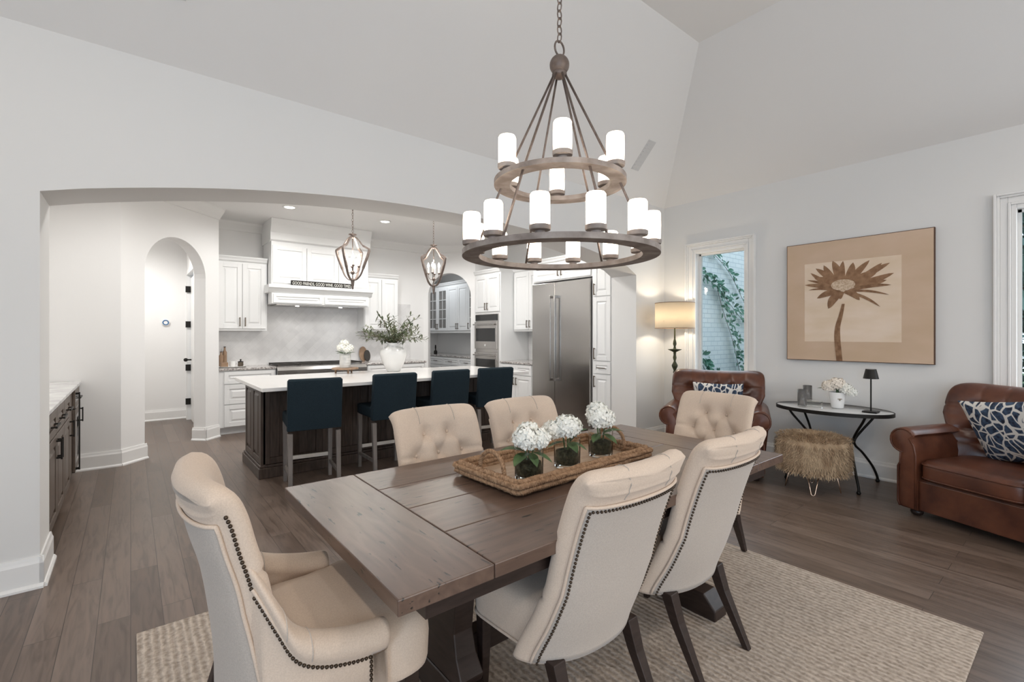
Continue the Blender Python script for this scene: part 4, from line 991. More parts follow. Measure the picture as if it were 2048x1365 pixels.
def hsec(z, e, yf=0.40, yb=-0.13):
    out = []
    for j in range(44):
        a = 2*math.pi*j/44; cx = abs(math.cos(a))**.33*(1 if math.cos(a) > 0 else -1); sy = abs(math.sin(a))**.33*(1 if math.sin(a) > 0 else -1)
        yc, hy_ = (yf+yb)/2, (yf-yb)/2; y = yc+sy*hy_*e; wd = 0.245 if y < .19 else 0.245+.035*min(1, (y-.19)/.05); out.append((cx*wd*e, y, z))
    return out
for z, e in ((0.335, .96), (0.34, .985), (0.36, 1.0), (0.43, 1.01), (0.465, 1.0), (0.488, .965), (0.503, .90), (0.513, .75), (0.52, .5), (0.522, .2)): secs.append(hsec(z, e))
b.loft(secs); build('seat', b, M['linen'], t, smooth=True)
for sx in (-1, 1):
    for (yb_, y1_) in ((.33, .32), (-.22, -.11)):
        b = MB(); x = sx*.225; b.loft([[(x-w2, y-w2, z), (x+w2, y-w2, z), (x+w2, y+w2, z), (x-w2, y+w2, z)] for (y, z, w2) in ((yb_, 0, .014), ((yb_+y1_)/2, .18, .019), (y1_, .34, .025))]); build('leg', b, M['dleg'], t, bevel=.003)

# ------------------------------------------------------------------ tray with flowers on the dining table
t = thing('woven_tray', 'rectangular woven seagrass tray with loop handles on the dining table', 'tray', (1.58, 1.605, TZ+.002), 2)
TL, TW = 0.435, 0.200
build('tray_base', MB().box(-TL+.02, -TW+.02, 0.002, TL-.02, TW-.02, 0.014), M['traywood'], t)
b = MB()
def rope(b, pts, r, tw=0.05, n=3):
    P_ = [Vector(p) for p in pts]; dist = [0]
    for a, c_ in zip(P_[:-1], P_[1:]): dist.append(dist[-1]+(c_-a).length)
    for q in range(n):
        out = []
        for i, p in enumerate(P_):
            tt = (P_[min(i+1, len(P_)-1)]-P_[max(i-1, 0)]).normalized(); u = Vector((0, 0, 1)) if abs(tt.z) < .95 else Vector((1, 0, 0)); a_ = (u-tt*u.dot(tt)).normalized(); c_ = tt.cross(a_)
            ph = dist[i]/tw*2*math.pi+q*2*math.pi/n; out.append(tuple(p+a_*r*.55*math.cos(ph)+c_*r*.55*math.sin(ph)))
        b.tube(out, r*.62, 6)
def rect_path(l, w_, z, n=26, rc=0.02):
    pts = []
    cs = [(l-rc, w_-rc, 0), (-l+rc, w_-rc, 90), (-l+rc, -w_+rc, 180), (l-rc, -w_+rc, 270)]
    for i, (cx, cy_, a0) in enumerate(cs):
        for k in range(5): a = R(a0+90*k/4); pts.append((cx+rc*math.cos(a), cy_+rc*math.sin(a), z))
        nx = cs[(i+1) % 4]; a = R(a0+90); p0 = (cx+rc*math.cos(a), cy_+rc*math.sin(a)); p1 = (nx[0]+rc*math.cos(a), nx[1]+rc*math.sin(a))
        m_ = n if i % 2 == 0 else n//2
        for k in range(1, m_*2): pts.append((p0[0]+(p1[0]-p0[0])*k/(m_*2), p0[1]+(p1[1]-p0[1])*k/(m_*2), z))
    pts.append(pts[0]); return pts
for z, e in ((0.014, 0), (0.034, .006), (0.054, .010)): rope(b, rect_path(TL+e-.01, TW+e-.01, z, 34), 0.014, 0.04)
rope(b, rect_path(TL+.012, TW+.012, 0.024, 34), 0.012, 0.035); rope(b, rect_path(TL+.017, TW+.017, 0.045, 34), 0.012, 0.035)
build('woven_rim', b, M['wicker'], t, smooth=True)
for s in (-1, 1):
    b = MB(); pts = [(s*(TL-.03), -0.075, 0.03), (s*(TL-.03), -0.08, .06), (s*(TL-.03), -.068, .10), (s*(TL-.03), -.035, .128), (s*(TL-.03), 0, .136), (s*(TL-.03), .035, .128), (s*(TL-.03), .068, .10), (s*(TL-.03), .08, .06), (s*(TL-.03), .075, .03)]
    rope(b, [tuple(p) for p in catmull(pts, 8)], 0.009, 0.03); build('handle', b, M['wicker'], t, smooth=True)
JZ = TZ+.0165
def flower_jar(x, y, lab, fl, seed):
    random.seed(seed)
    t = thing('glass_jar', 'round glass jar holding ' + lab, 'glass jar', (x, y, JZ))
    b = MB(); b.lathe([(0.056, 0), (0.060, 0.004), (0.061, 0.02), (0.061, 0.130), (0.0585, 0.130), (0.0585, 0.02), (0.054, 0.012), (0.001, 0.012)], n=36, cap=True); build('jar_body', b, M['glass'], t, smooth=True, auto=50)
    b = MB(); b.lathe([(0.050, 0.014), (0.055, 0.02), (0.056, 0.05), (0.054, 0.07), (0.03, 0.078), (0.001, 0.08)], n=24)
    build('moss', b, M['soil'], t, smooth=True)
    t2 = thing('hydrangea', fl, 'flowers', (x, y, JZ+.081))
    b = MB()
    for k in range(3): a = k*2.1+seed; b.tube([(0.012*math.cos(a), .012*math.sin(a), -.003), (0.02*math.cos(a), .02*math.sin(a), .06)], .0035, 6)
    build('stem', b, M['leaf'], t2)
    return t2
def leaves(t2, dirs):
    b = MB()
    for (a, el, L) in dirs:
        a = R(a); leaf(b, (0.015*math.cos(a), .015*math.sin(a), .03), (math.cos(a)*math.cos(el), math.sin(a)*math.cos(el), math.sin(el)), L, L*.5, droop=.3)
    build('leaf', b, M['leaf'], t2)
f1 = flower_jar(1.315, 1.515, 'white hydrangea, leftmost of the three jars on the tray', 'white hydrangea in the leftmost glass jar on the woven tray', 1)
for c_, r_ in (((-.03, -.01, .095), .052), ((0.035, -.02, .085), .050), ((.02, .03, .11), .046)):
    b = MB(); blossom(b, c_, r_, 64, .017); build('blossom', b, M['petal'], f1)
leaves(f1, [(200, .0, .11), (150, .4, .12), (-60, -.1, .09), (20, 0, .1), (250, -.2, .08)])
f2 = flower_jar(1.575, 1.545, 'white hydrangea, middle one of the three jars on the tray', 'white hydrangea in the middle glass jar on the woven tray', 2)
for c_, r_ in (((-.01, -.01, .105), .058), ((-.06, .03, .09), .045), ((.03, .0, .10), .045)):
    b = MB(); blossom(b, c_, r_, 64, .017); build('blossom', b, M['petal'], f2)
leaves(f2, [(-40, .9, .13), (-110, .0, .09), (-60, -.1, .08), (150, 0, .08)])
f3 = flower_jar(1.845, 1.575, 'white hydrangea, rightmost of the three jars on the tray', 'white hydrangea in the rightmost glass jar on the woven tray', 3)
for c_, r_ in (((-.02, -.005, .115), .06), ((.0, .02, .14), .05), ((.02, -.01, .105), .05)):
    b = MB(); blossom(b, c_, r_, 64, .018); build('blossom', b, M['petal'], f3)
leaves(f3, [(-30, .35, .12), (200, .0, .09), (-90, -.1, .09)])

# ------------------------------------------------------------------ chandelier
CX, CY = 1.555, 1.575
t = thing('chandelier', 'large two-tier bronze ring chandelier with lit frosted glass cylinders over the dining table', 'chandelier', (CX, CY, 4.31))
def Z(z): return z-4.31
def ring(r0, r1, z0, z1):
    b = MB(); n = 72; pr = [(r0, Z(z0)), (r1, Z(z0)), (r1, Z(z1)), (r0, Z(z1)), (r0, Z(z0))]
    b.loft([[(r*math.cos(2*math.pi*j/n), r*math.sin(2*math.pi*j/n), z) for j in range(n)] for r, z in pr], cap=False); return b
build('lower_ring', ring(0.375, 0.452, 1.748, 1.772), M['bronzew'], t, smooth=True, auto=40)
build('upper_ring', ring(0.232, 0.305, 2.082, 2.104), M['bronzew'], t, smooth=True, auto=40)
b = MB(); b.ball((0, 0, Z(2.645)), 0.046, 20, 14); b.lathe([(0.02, Z(2.585)), (0.035, Z(2.60)), (0.03, Z(2.62))], n=20); build('hub', b, M['bronze'], t, smooth=True)
for k in range(6):
    a = R(k*60+12); 
    b = MB(); b.tube([(0.022*math.cos(a), .022*math.sin(a), Z(2.61)), (0.27*math.cos(a), .27*math.sin(a), Z(2.10)), (0.41*math.cos(a), .41*math.sin(a), Z(1.77))], .0055, 8); build('rod', b, M['bronze'], t, smooth=True)
def candle(r, a, z):
    a = R(a); x, y = r*math.cos(a), r*math.sin(a)
    b = MB(); b.lathe([(0.020, z-.001), (0.020, z+.012), (0.040, z+.016), (0.042, z+.022), (0.042, z+.034), (0.037, z+.036), (0.001, z+.036)], (x, y, 0), n=20); cu = build('candle_cup', b, M['bronzew'], t, smooth=True, auto=40)
    b = MB(); b.lathe([(0.036, z+.0365), (0.0385, z+.045), (0.0385, z+.15), (0.034, z+.158)], (x, y, 0), n=20, cap=False); build('glass_shade', b, M['glow'], t, smooth=True)
    point('chandelier_bulb', (CX+x, CY+y, 4.31+z+.09), 4.5, (1.0, .86, .70), .012)
for k in range(12): candle(.412, k*30+5, Z(1.772))
for k in range(6): candle(.272, k*60-12, Z(2.104))
# chain
b = MB()
zc = 2.70; b.torus((0, 0, Z(2.722)), .030, .0045, 20, 6, 'y', 1.15)
zz = 2.772; i = 0
while zz < 4.27:
    b.torus((0, 0, Z(zz)), .0125, .003, 12, 6, 'x' if i % 2 == 0 else 'y', 1.75); zz += .036; i += 1
build('chain', b, M['bronze'], t, smooth=True)
build('canopy', MB().lathe([(0.01, -.045), (.03, -.04), (.065, -.012), (.068, -.001)], n=24), M['bronze'], t, smooth=True)

# ------------------------------------------------------------------ lantern pendants
def pendant(x, y, lab, rz):
    t = thing('lantern_pendant', lab, 'pendant light', (x, y, 3.08), rz, None)
    top = 2.475-3.08
    for k in range(4):
        b = MB(); a0 = k*math.pi/2
        prof = [(0.012, top), (0.04, top-.008), (0.08, top-.05), (0.12, top-.10), (0.18, top-.135), (0.198, top-.155), (0.18, top-.22), (0.14, top-.32), (0.10, top-.42), (0.05, top-.475), (0.012, top-.485)]
        c_ = catmull([(r, 0, z) for r, z in prof], 4); secs = []
        for i, p in enumerate(c_):
            q0, q1 = c_[max(0, i-1)], c_[min(len(c_)-1, i+1)]; tx, tz = q1.x-q0.x, q1.z-q0.z; l = math.hypot(tx, tz); nx, nz = -tz/l, tx/l
            wd = .012; th = .004 + (.006 if .13 < p.x else 0)
            loop = []
            for (su, sv) in ((-1, -1), (1, -1), (1, 1), (-1, 1)):
                xx = p.x+nx*th*sv; zz_ = p.z+nz*th*sv; yy_ = wd*su
                loop.append((xx*math.cos(a0)-yy_*math.sin(a0), xx*math.sin(a0)+yy_*math.cos(a0), zz_))
            secs.append(loop)
        b.loft(secs); build('strap', b, M['bronze'], t, smooth=True, auto=40)
    b = MB(); b.lathe([(.004, top+.045), (.012, top+.035), (.042, top+.028), (.044, top+.02), (.012, top+.008), (.016, top-.004), (.008, top-.02)], n=20); build('top_finial', b, M['bronze'], t, smooth=True)
    b = MB(); b.lathe([(.008, top-.46), (.022, top-.475), (.020, top-.495), (.014, top-.55), (.010, top-.56), (.012, top-.575), (.004, top-.585)], n=16); build('bottom_finial', b, M['bronze'], t, smooth=True)
    b = MB(); b.tube([(0, 0, top-.01), (0, 0, top-.47)], .005, 8); b.ball((0, 0, top-.40), .022, 12, 8); build('center_rod', b, M['bronze'], t, smooth=True)
    for k in range(4):
        a = k*math.pi/2+.6; c_, s_ = math.cos(a), math.sin(a)
        b = MB(); b.tube([(c_*r, s_*r, top+z) for r, z in ((.015, -.40), (.035, -.405), (.058, -.385), (.066, -.355), (.066, -.335))], .0035, 6); b.lathe([(.006, top-.34), (.018, top-.325), (.012, top-.32)], (c_*.066, s_*.066, 0), n=12); build('candle_arm', b, M['bronze'], t, smooth=True)
        b = MB(); b.lathe([(.010, top-.319), (.010, top-.255)], (c_*.066, s_*.066, 0), n=12); build('candle_sleeve', b, M['candle'], t, smooth=True, auto=40)
        b = MB(); b.lathe([(.008, top-.254), (.014, top-.235), (.011, top-.215), (.002, top-.195)], (c_*.066, s_*.066, 0), n=12); build('light_bulb', b, M['bulb'], t, smooth=True)
    b = MB(); zz = top+.062; i = 0
    while zz < -.03: b.torus((0, 0, zz), .0095, .0025, 12, 5, 'x' if i % 2 == 0 else 'y', 1.9); zz += .031; i += 1
    build('chain', b, M['bronze'], t, smooth=True)
    build('canopy', MB().lathe([(0.01, -.035), (.03, -.03), (.06, -.010), (.062, -.001)], n=24), M['bronze'], t, smooth=True)
    point('pendant_glow', (x, y, 3.08+top-.15), 15, (1, .94, .86), .05)
pendant(1.92, 5.20, 'bronze lantern pendant hanging over the left part of the island', 40)
pendant(2.94, 5.20, 'bronze lantern pendant hanging over the island near the olive branches', 15)

# ------------------------------------------------------------------ floor lamp
LX, LY = 5.23, 3.28
t = thing('floor_lamp', 'bronze floor lamp with a lit drum shade in the corner behind the armchair', 'floor lamp', (LX, LY, 0))
b = MB(); b.lathe([(.15, 0), (.155, .012), (.12, .03), (.05, .045), (.02, .07), (.013, .10), (.012, .80), (.018, .82), (.012, .84), (.012, .90), (.022, .92), (.014, .94), (.02, .96), (.034, .99), (.036, 1.01), (.02, 1.04), (.012, 1.06), (.022, 1.10), (.015, 1.14), (.018, 1.17), (.08, 1.20), (.082, 1.205), (.018, 1.21), (.012, 1.24), (.022, 1.27), (.018, 1.30), (.010, 1.33), (.009, 1.50)], n=20); build('lamp_stand', b, M['verdi'], t, smooth=True)
b = MB(); r_ = .235
b.loft([[(rr*math.cos(2*math.pi*j/40), rr*math.sin(2*math.pi*j/40), z) for j in range(40)] for rr, z in ((r_, 1.465), (r_, 1.775), (r_-.003, 1.775), (r_-.003, 1.465), (r_, 1.465))], cap=False)
m, nt, bb, tc = new_nodes('lamp_linen', 0.9); bb.inputs['Base Color'].default_value = (.66, .58, .46, 1)
tr = nn(nt, 'BsdfTranslucent'); tr.inputs[0].default_value = (.84, .76, .64, 1); mx = nn(nt, 'MixShader'); mx.inputs[0].default_value = .45
out = nt.nodes['Material Output']; nt.links.new(bb.outputs[0], mx.inputs[1]); nt.links.new(tr.outputs[0], mx.inputs[2]); nt.links.new(mx.outputs[0], out.inputs[0])
sh = build('lamp_shade', b, m, t, smooth=True)
b = MB(); b.torus((0, 0, 1.775), r_, .004, 40, 6); b.torus((0, 0, 1.465), r_, .004, 40, 6)
b.tube([(-r_, 0, 1.55), (r_, 0, 1.55)], .003); build('shade_rim', b, M['wood'], sh, smooth=True)
build('bulb_socket', MB().lathe([(.012, 1.50), (.016, 1.51), (.016, 1.545), (.01, 1.55)], n=12), M['verdi'], t, smooth=True, auto=40)
point('floor_lamp_bulb', (LX, LY, 1.615), 14, (1.0, .88, .70), .035)

# ------------------------------------------------------------------ leather armchairs
def leather_chair(label, loc, rz):
    t = thing('leather_armchair', label, 'armchair', loc, rz, 'brown leather club armchairs')
    sp = Spine([(-0.26, 0.28), (-0.27, 0.45), (-0.30, 0.62), (-0.34, 0.78), (-0.375, 0.885), (-0.42, 0.935), (-0.475, 0.94), (-0.52, 0.90), (-0.53, 0.84)], 8)
    hw = lambda h: 0.37 + 0.09*min(1, max(0, (h-.25)/.3))**1.2 - .05*max(0, (h-.72)/.28)**2
    T = lambda h: (0.062 + .008*math.sin(h*3.1)) * (1 if h < 0.92 else math.sqrt(max(0.02, 1-((h-.92)/.08)**2)))
    wrap = lambda h: 0.20 - .05*h
    btn = []
    for hh, xs in ((0.30, (-.20, -.07, .07, .20)), (0.41, (-.27, -.135, 0, .135, .27)), (0.52, (-.20, -.07, .07, .20)), (0.62, (-.27, -.135, 0, .135, .27))): btn += [(x, hh) for x in xs]
    pos0 = make_back(sp, hw, T, wrap, btn, dim=.045, br=.045)
    Ltot = sp.L[-1]
    def pos(s, h, side=1, off=0.0):
        g_ = 0
        if side > 0:
            for xx in (-.27, -.135, 0, .135, .27):
                if h > .60: g_ += .022*math.exp(-((s*hw(h)-xx)/.014)**2)*max(0, min(1, (h-.60)/.04))*max(0, 1-(h-.60)/.24)
        p = pos0(s, h, side, off-g_); return (p[0], p[1], p[2]-.040*(1-s*s)*max(0, (h-.45)/.55))
    build('backrest', back_mesh(pos, 56, 60), M['leather'], t, smooth=True)
    for x, h in btn: b = MB(); b.ball(pos(x/hw(h), h, 1, .002), .013, 8, 6); build('tuft_button', b, M['leather'], t, smooth=True)
    b = MB(); b.box(-.36, -.30, .055, .36, .36, .30); build('base', b, M['leather'], t, bevel=.02, seg=3, smooth=True, auto=60)
    b = MB(); secs = []
    def sec(z, e):
        out = []
        for j in range(40):
            a = 2*math.pi*j/40; cx = abs(math.cos(a))**.3*(1 if math.cos(a) > 0 else -1); sy = abs(math.sin(a))**.3*(1 if math.sin(a) > 0 else -1); out.append((cx*.315*e, .08+sy*.33*(e if e < 1 else e), z))
        return out
    for z, e in ((.302, .95), (.31, .985), (.33, 1.0), (.40, 1.0), (.425, .985), (.44, .95), (.452, .8), (.458, .5), (.46, .15)): secs.append(sec(z, e))
    b.loft(secs); sc = build('seat_cushion', b, M['leatherd'], t, smooth=True)
    b = MB(); b.tube(sec(.418, 1.002), .006, 6, closed=True); b.tube(sec(.318, 1.002), .006, 6, closed=True); build('piping', b, M['leather'], sc, smooth=True)
    for sx in (-1, 1):
        # arm outline in x-z, sx outward
        out = [(.315, .055), (.315, .48), (.33, .55), (.36, .60)]
        for j in range(15): a = R(150-j*17.5); out.append((.410+.092*math.cos(a), .580+.092*math.sin(a)))
        out += [(.425, .49), (.43, .40), (.445, .37), (.445, .09), (.43, .055)]
        b = MB(); secs = []
        loop = out if sx > 0 else out
        for y, e, dz in ((-.36, .98, .0), (-.2, .99, .0), (.1, 1.0, 0), (.35, 1.0, 0), (.380, .985, 0), (.398, .93, 0), (.404, .85, 0)):
            cx_, cz_ = .385, .36; secs.append([(sx*(cx_+(p[0]-cx_)*e), y, cz_+(p[1]-cz_)*(1-(1-e)*.5)+dz*(1 if p[1] > .5 else 0)) for p in loop])
        if sx < 0: secs = [q[::-1] for q in secs]
        b.loft(secs); ar = build('armrest', b, M['leather'], t, smooth=True, auto=55)
        b = MB(); pth = [(sx*(.385+(p[0]-.385)*.93), .398, .36+(p[1]-.36)*.965) for p in out]; b.tube(pth, .009, 6); build('piping', b, M['leather'], ar, smooth=True)
        for y in (.30, -.26):
            b = MB(); b.lathe([(.022, 0), (.034, .008), (.042, .025), (.040, .038), (.030, .046), (.035, .054)], (sx*.37, y, 0), n=16); build('foot', b, M['dleg'], t, smooth=True)
    b = MB(); b.box(-.315, .361, .062, .315, .375, .285); build('front_panel', b, M['leather'], t, bevel=.01, seg=2)
    return t
# the corner armchair and the near one
ac1 = leather_chair('brown tufted leather armchair in the corner in front of the narrow window', (4.74, 2.50, 0), 114)
ac2 = copy_tree(ac1, (4.86, 0.42, 0), 69, 'brown tufted leather armchair at the right edge beside the round table')
def pillow(name, label, loc, rot, w_, h, th, m):
    b = MB(); n = 22; vs = []; fs = []
    for side in (1, -1):
        o_ = len(vs)
        for i in range(n+1):
            for j in range(n+1):
                u, v = -1+2*i/n, -1+2*j/n; d = (max(0, 1-abs(u)**2.6)*max(0, 1-abs(v)**2.6))**.5
                x = u*w_/2*(1-.07*(1-abs(v)**2)*abs(u)**4*0 - .06*(1-v*v)*abs(u)**3); z = v*h/2*(1-.06*(1-u*u)*abs(v)**3)
                vs.append((x, side*(th/2*d+.002), z))
        for i in range(n):
            for j in range(n):
                a = o_+i*(n+1)+j; q = (a, a+1, a+n+2, a+n+1); fs.append(q if side > 0 else q[::-1])
    # rim
    N = (n+1)*(n+1); rim = [i*(n+1) for i in range(n+1)] + [n*(n+1)+j for j in range(1, n+1)] + [i*(n+1)+n for i in range(n-1, -1, -1)] + [j for j in range(n-1, 0, -1)]
    for k in range(len(rim)): a, c_ = rim[k], rim[(k+1) % len(rim)]; fs.append((a, c_, c_+N, a+N))
    b.add(vs, fs); t = thing(name, label, 'cushion', loc); t.rotation_euler = rot
    build('cushion_body', b, m, t, smooth=True, sub=0); return t
pillow('throw_cushion', 'dark blue and white spotted cushion on the corner leather armchair', (4.93, 2.57, .66), (R(-16), R(0), R(114)), .50, .44, .14, M['spots'])
pillow('throw_cushion', 'large blue and white animal-spot cushion on the right leather armchair', (4.90, 0.37, .69), (R(-24), R(8), R(63)), .52, .50, .15, M['spots2'])

# ------------------------------------------------------------------ oval console table and what stands on it
OX, OY, OZ = 5.19, 1.59, 0.69
t = thing('oval_table', 'oval glass-topped console table with curved black iron legs by the wall', 'side table', (OX, OY, 0))
b = MB(); b.lathe([(0.98, OZ-.012), (0.995, OZ-.010), (0.995, OZ-.002), (0.985, OZ)], n=64, sx=.325, sy=.475); build('tabletop', b, M['mirror'], t, smooth=True, auto=40)
b = MB(); pts = [(.328*math.cos(a), .479*math.sin(a), OZ-.012) for a in [2*math.pi*i/64 for i in range(64)]]
n = 64; b.loft([[(pts[j][0]*k, pts[j][1]*k, z) for j in range(n)] for k, z in ((.96, OZ-.03), (1.0, OZ-.03), (1.0, OZ+.001), (.985, OZ+.003), (.985, OZ-.012), (.96, OZ-.012), (.96, OZ-.03))], cap=False); build('table_rim', b, M['black'], t, smooth=True, auto=40)
for sx in (-1, 1):
    for sy in (-1, 1):
        b = MB(); c_ = catmull([(sx*.17, sy*.31, OZ-.03), (sx*.14, sy*.28, .60), (sx*.08, sy*.22, .50), (sx*.03, sy*.18, .42), (sx*.05, sy*.175, .36), (sx*.14, sy*.21, .28), (sx*.24, sy*.26, .15), (sx*.275, sy*.288, .05), (sx*.28, sy*.29, .0)], 6)
        b.tube([tuple(p) for p in c_], .0105, 8); b.lathe([(.013, 0), (.018, .012), (.012, .03)], (sx*.28, sy*.29, 0), n=10); build('leg', b, M['black'], t, smooth=True)
b = MB(); b.tube([(0, -.19, .42), (0, .19, .42)], .007); build('stretcher', b, M['black'], t, smooth=True)
zt = OZ+.0035
def glass_cup(x, y, h, z, lab):
    t = thing('smoked_tumbler', lab, 'candle glass', (x, y, z), 0, None)
    b = MB(); n = 40; r = .038
    for_ = []
    for rr, zz in ((.9, 0), (1, .004), (1, h), (.93, h), (.93, .012), (.05, .010)): for_.append([(r*rr*(1+.025*(j % 2))*math.cos(2*math.pi*j/n), r*rr*(1+.025*(j % 2))*math.sin(2*math.pi*j/n), zz) for j in range(n)])
    b.loft(for_); build('cup_body', b, M['smoke'], t, smooth=True)
    return t
glass_cup(5.04, 1.79, .165, zt, 'smoked ribbed glass tumbler at the left, standing on the oval table')
t = thing('clear_riser', 'low clear glass block on the oval table under a tumbler', 'block', (5.16, 1.75, zt), 10); build('block_body', MB().box(-.05, -.085, 0, .05, .075, .05), M['glass'], t, bevel=.004)
glass_cup(5.16, 1.785, .145, zt+.0505, 'smoked ribbed glass tumbler raised on the clear glass block')
t = thing('flower_pot', 'white ceramic pot with a small bee motif on the oval table', 'pot', (5.20, 1.545, zt))
build('pot_body', MB().lathe([(.045, 0), (.05, .006), (.056, .06), (.068, .13), (.070, .15), (.064, .15), (.05, .06), (.001, .05)], n=28), M['potw'], t, smooth=True, auto=60)
b = MB(); b.M = Matrix.Translation((-.0602, -.0, .085)) @ Matrix.Rotation(R(-90), 4, 'Z') @ Matrix.Rotation(R(-6), 4, 'X')
for (cx, cz, rx, rz_) in ((0, 0, .006, .012), (-.011, .006, .008, .004), (.011, .006, .008, .004)):
    b.prism([(cx+rx*math.cos(a), cz+rz_*math.sin(a)) for a in [2*math.pi*i/12 for i in range(12)]], -.003, .002, 'y')
b.M = Matrix.Rotation(R(35), 4, 'Z') @ b.M
for i in range(len(b.v)): pass
bm_ = MB(); R35 = Matrix.Rotation(R(35), 4, 'Z'); bm_.v = [tuple(R35 @ Vector(p)) for p in b.v]; bm_.f = b.f
build('bee_motif', bm_, M['pull'], t)
random.seed(5)
t = thing('pot_bouquet', 'cream and white blossoms in the white pot on the oval table', 'flowers', (5.20, 1.545, zt+.152))
for c_, r_, mm in (((-.02, .06, .05), .06, 'petalw'), ((.0, -.07, .03), .055, 'petal'), ((-.01, .0, .075), .065, 'petalw'), ((-.02, -.12, .01), .04, 'petal')):
    b = MB(); blossom(b, c_, r_, 50, .019); build('blossom', b, M[mm], t)
b = MB(); b.tube([(0, 0, -.09), (0, 0, .04)], .012); leaf(b, (-.02, .07, .02), (0, 1, .15), .10, .03); leaf(b, (-.02, .08, .03), (-.3, 1, .1), .08, .025); build('foliage', b, M['leaf'], t)
t = thing('table_lamp', 'small black cordless table lamp on the oval table', 'table lamp', (5.14, 1.27, zt))
b = MB(); b.box(-.055, -.055, 0, .055, .055, .012); build('base', b, M['black'], t, bevel=.004)
b = MB(); b.tube([(0, 0, .012), (0, 0, .33)], .006, 10); build('pole', b, M['black'], t, smooth=True, auto=50)
b = MB(); n = 28; b.loft([[(rr*math.cos(2*math.pi*j/n), rr*math.sin(2*math.pi*j/n), z) for j in range(n)] for rr, z in ((.058, .30), (.040, .385), (.037, .385), (.055, .30), (.058, .30))], cap=False); b.lathe([(.038, .37), (.038, .376)], n=28)
sh = build('lamp_shade', b, M['black'], t, smooth=True, auto=50)
build('diffuser', MB().lathe([(.036, .377), (.036, .383)], n=24), M['ivory'], sh)
# painting
t = thing('wall_painting', 'large tan canvas print of a sepia daisy on the right wall', 'painting', (X1, 1.51, 1.73), -90)
hw_, hh_ = .605, .612   # local x -> world -y ; local -y faces the room
build('canvas', MB().box(-hw_, -.045, -hh_, hw_, -.004, hh_), M['edge'], t)
build('canvas_face', MB().box(-hw_+.006, -.048, -hh_+.006, hw_-.006, -.0455, hh_-.006), M['canvas'], t)
pw = (-.43, .375, -.415, .395)
build('print_panel', MB().box(pw[0], -.0495, pw[2], pw[1], -.0482, pw[3]), M['print'], t)
def petal(b, x0, z0, x1, z1, wd, y, curve=0.0):
    d = Vector((x1-x0, z1-z0)); L = d.length; d.normalize(); nrm = Vector((-d.y, d.x)); n = 10; P1 = []; P2 = []
    for i in range(n+1):
        k = i/n; ww = wd*(math.sin(math.pi*min(1, .12+.88*k)**1.1)**.7)/2; c_ = Vector((x0, z0))+d*L*k+nrm*curve*math.sin(math.pi*k)
        P1.append(c_+nrm*ww); P2.append(c_-nrm*ww)
    pl = [(p.x, p.y) for p in P1] + [(p.x, p.y) for p in P2[::-1]]
    b.prism(pl, y-.0006, y, 'y')
def uv(px, py):  # convert measured picture fractions to local x,z
    return (-hw_ + px*2*hw_, hh_ - py*2*hh_)
ctr = (.43, .43)
back = [(.23, .22, .07), (.29, .20, .08), (.355, .17, .09), (.43, .18, .07), (.50, .20, .09), (.61, .195, .07), (.69, .225, .07), (.74, .23, .07), (.765, .31, .07), (.19, .255, .05), (.22, .30, .08), (.66, .29, .10), (.72, .36, .07)]
front = [(.145, .355, .06), (.165, .315, .04), (.175, .40, .03), (.24, .475, .08), (.325, .565, .10), (.545, .505, .08), (.735, .475, .03), (.68, .565, .035), (.75, .40, .05), (.41, .49, .09)]
bk = MB(); fr = MB(); lt = MB()
for i, (px, py, wd) in enumerate(back):
    a = uv(*((ctr[0]+(px-ctr[0])*.18, ctr[1]-.045))); c_ = uv(px, py); petal(bk if i % 2 else lt, a[0], a[1], c_[0], c_[1], wd*.85, -.0497-.0001*i, .012 if i % 2 else -.012)
for i, (px, py, wd) in enumerate(front):
    a = uv(ctr[0]+(px-ctr[0])*.08, ctr[1]); c_ = uv(px, py); petal(fr, a[0], a[1], c_[0], c_[1], wd*.75, -.0515-.0001*i, -.02 if px < .43 else .02)
build('print_petals', bk, M['petalmd'], t); build('print_petals', lt, M['petalmd'], t); build('print_petals', fr, M['petaldk'], t)
b = MB(); pl = [uv(.43+.085*math.cos(a), .375+.045*math.sin(a)) for a in [2*math.pi*i/24 for i in range(24)]]; b.prism(pl, -.0535, -.0530, 'y'); build('print_centre', b, M['petallt'], t)
b = MB(); c_ = catmull([(*uv(.432, .53), 0), (*uv(.415, .62), 0), (*uv(.392, .72), 0), (*uv(.39, .82), 0), (*uv(.398, .92), 0), (*uv(.405, .995), 0)], 5); P1 = []; P2 = []
for i, p in enumerate(c_): wd = .012+.014*min(1, i/14); P1.append((p.x-wd, p.y)); P2.append((p.x+wd, p.y))
b.prism(P1+P2[::-1], -.0525, -.0500, 'y'); build('print_stem', b, M['petaldk'], t)

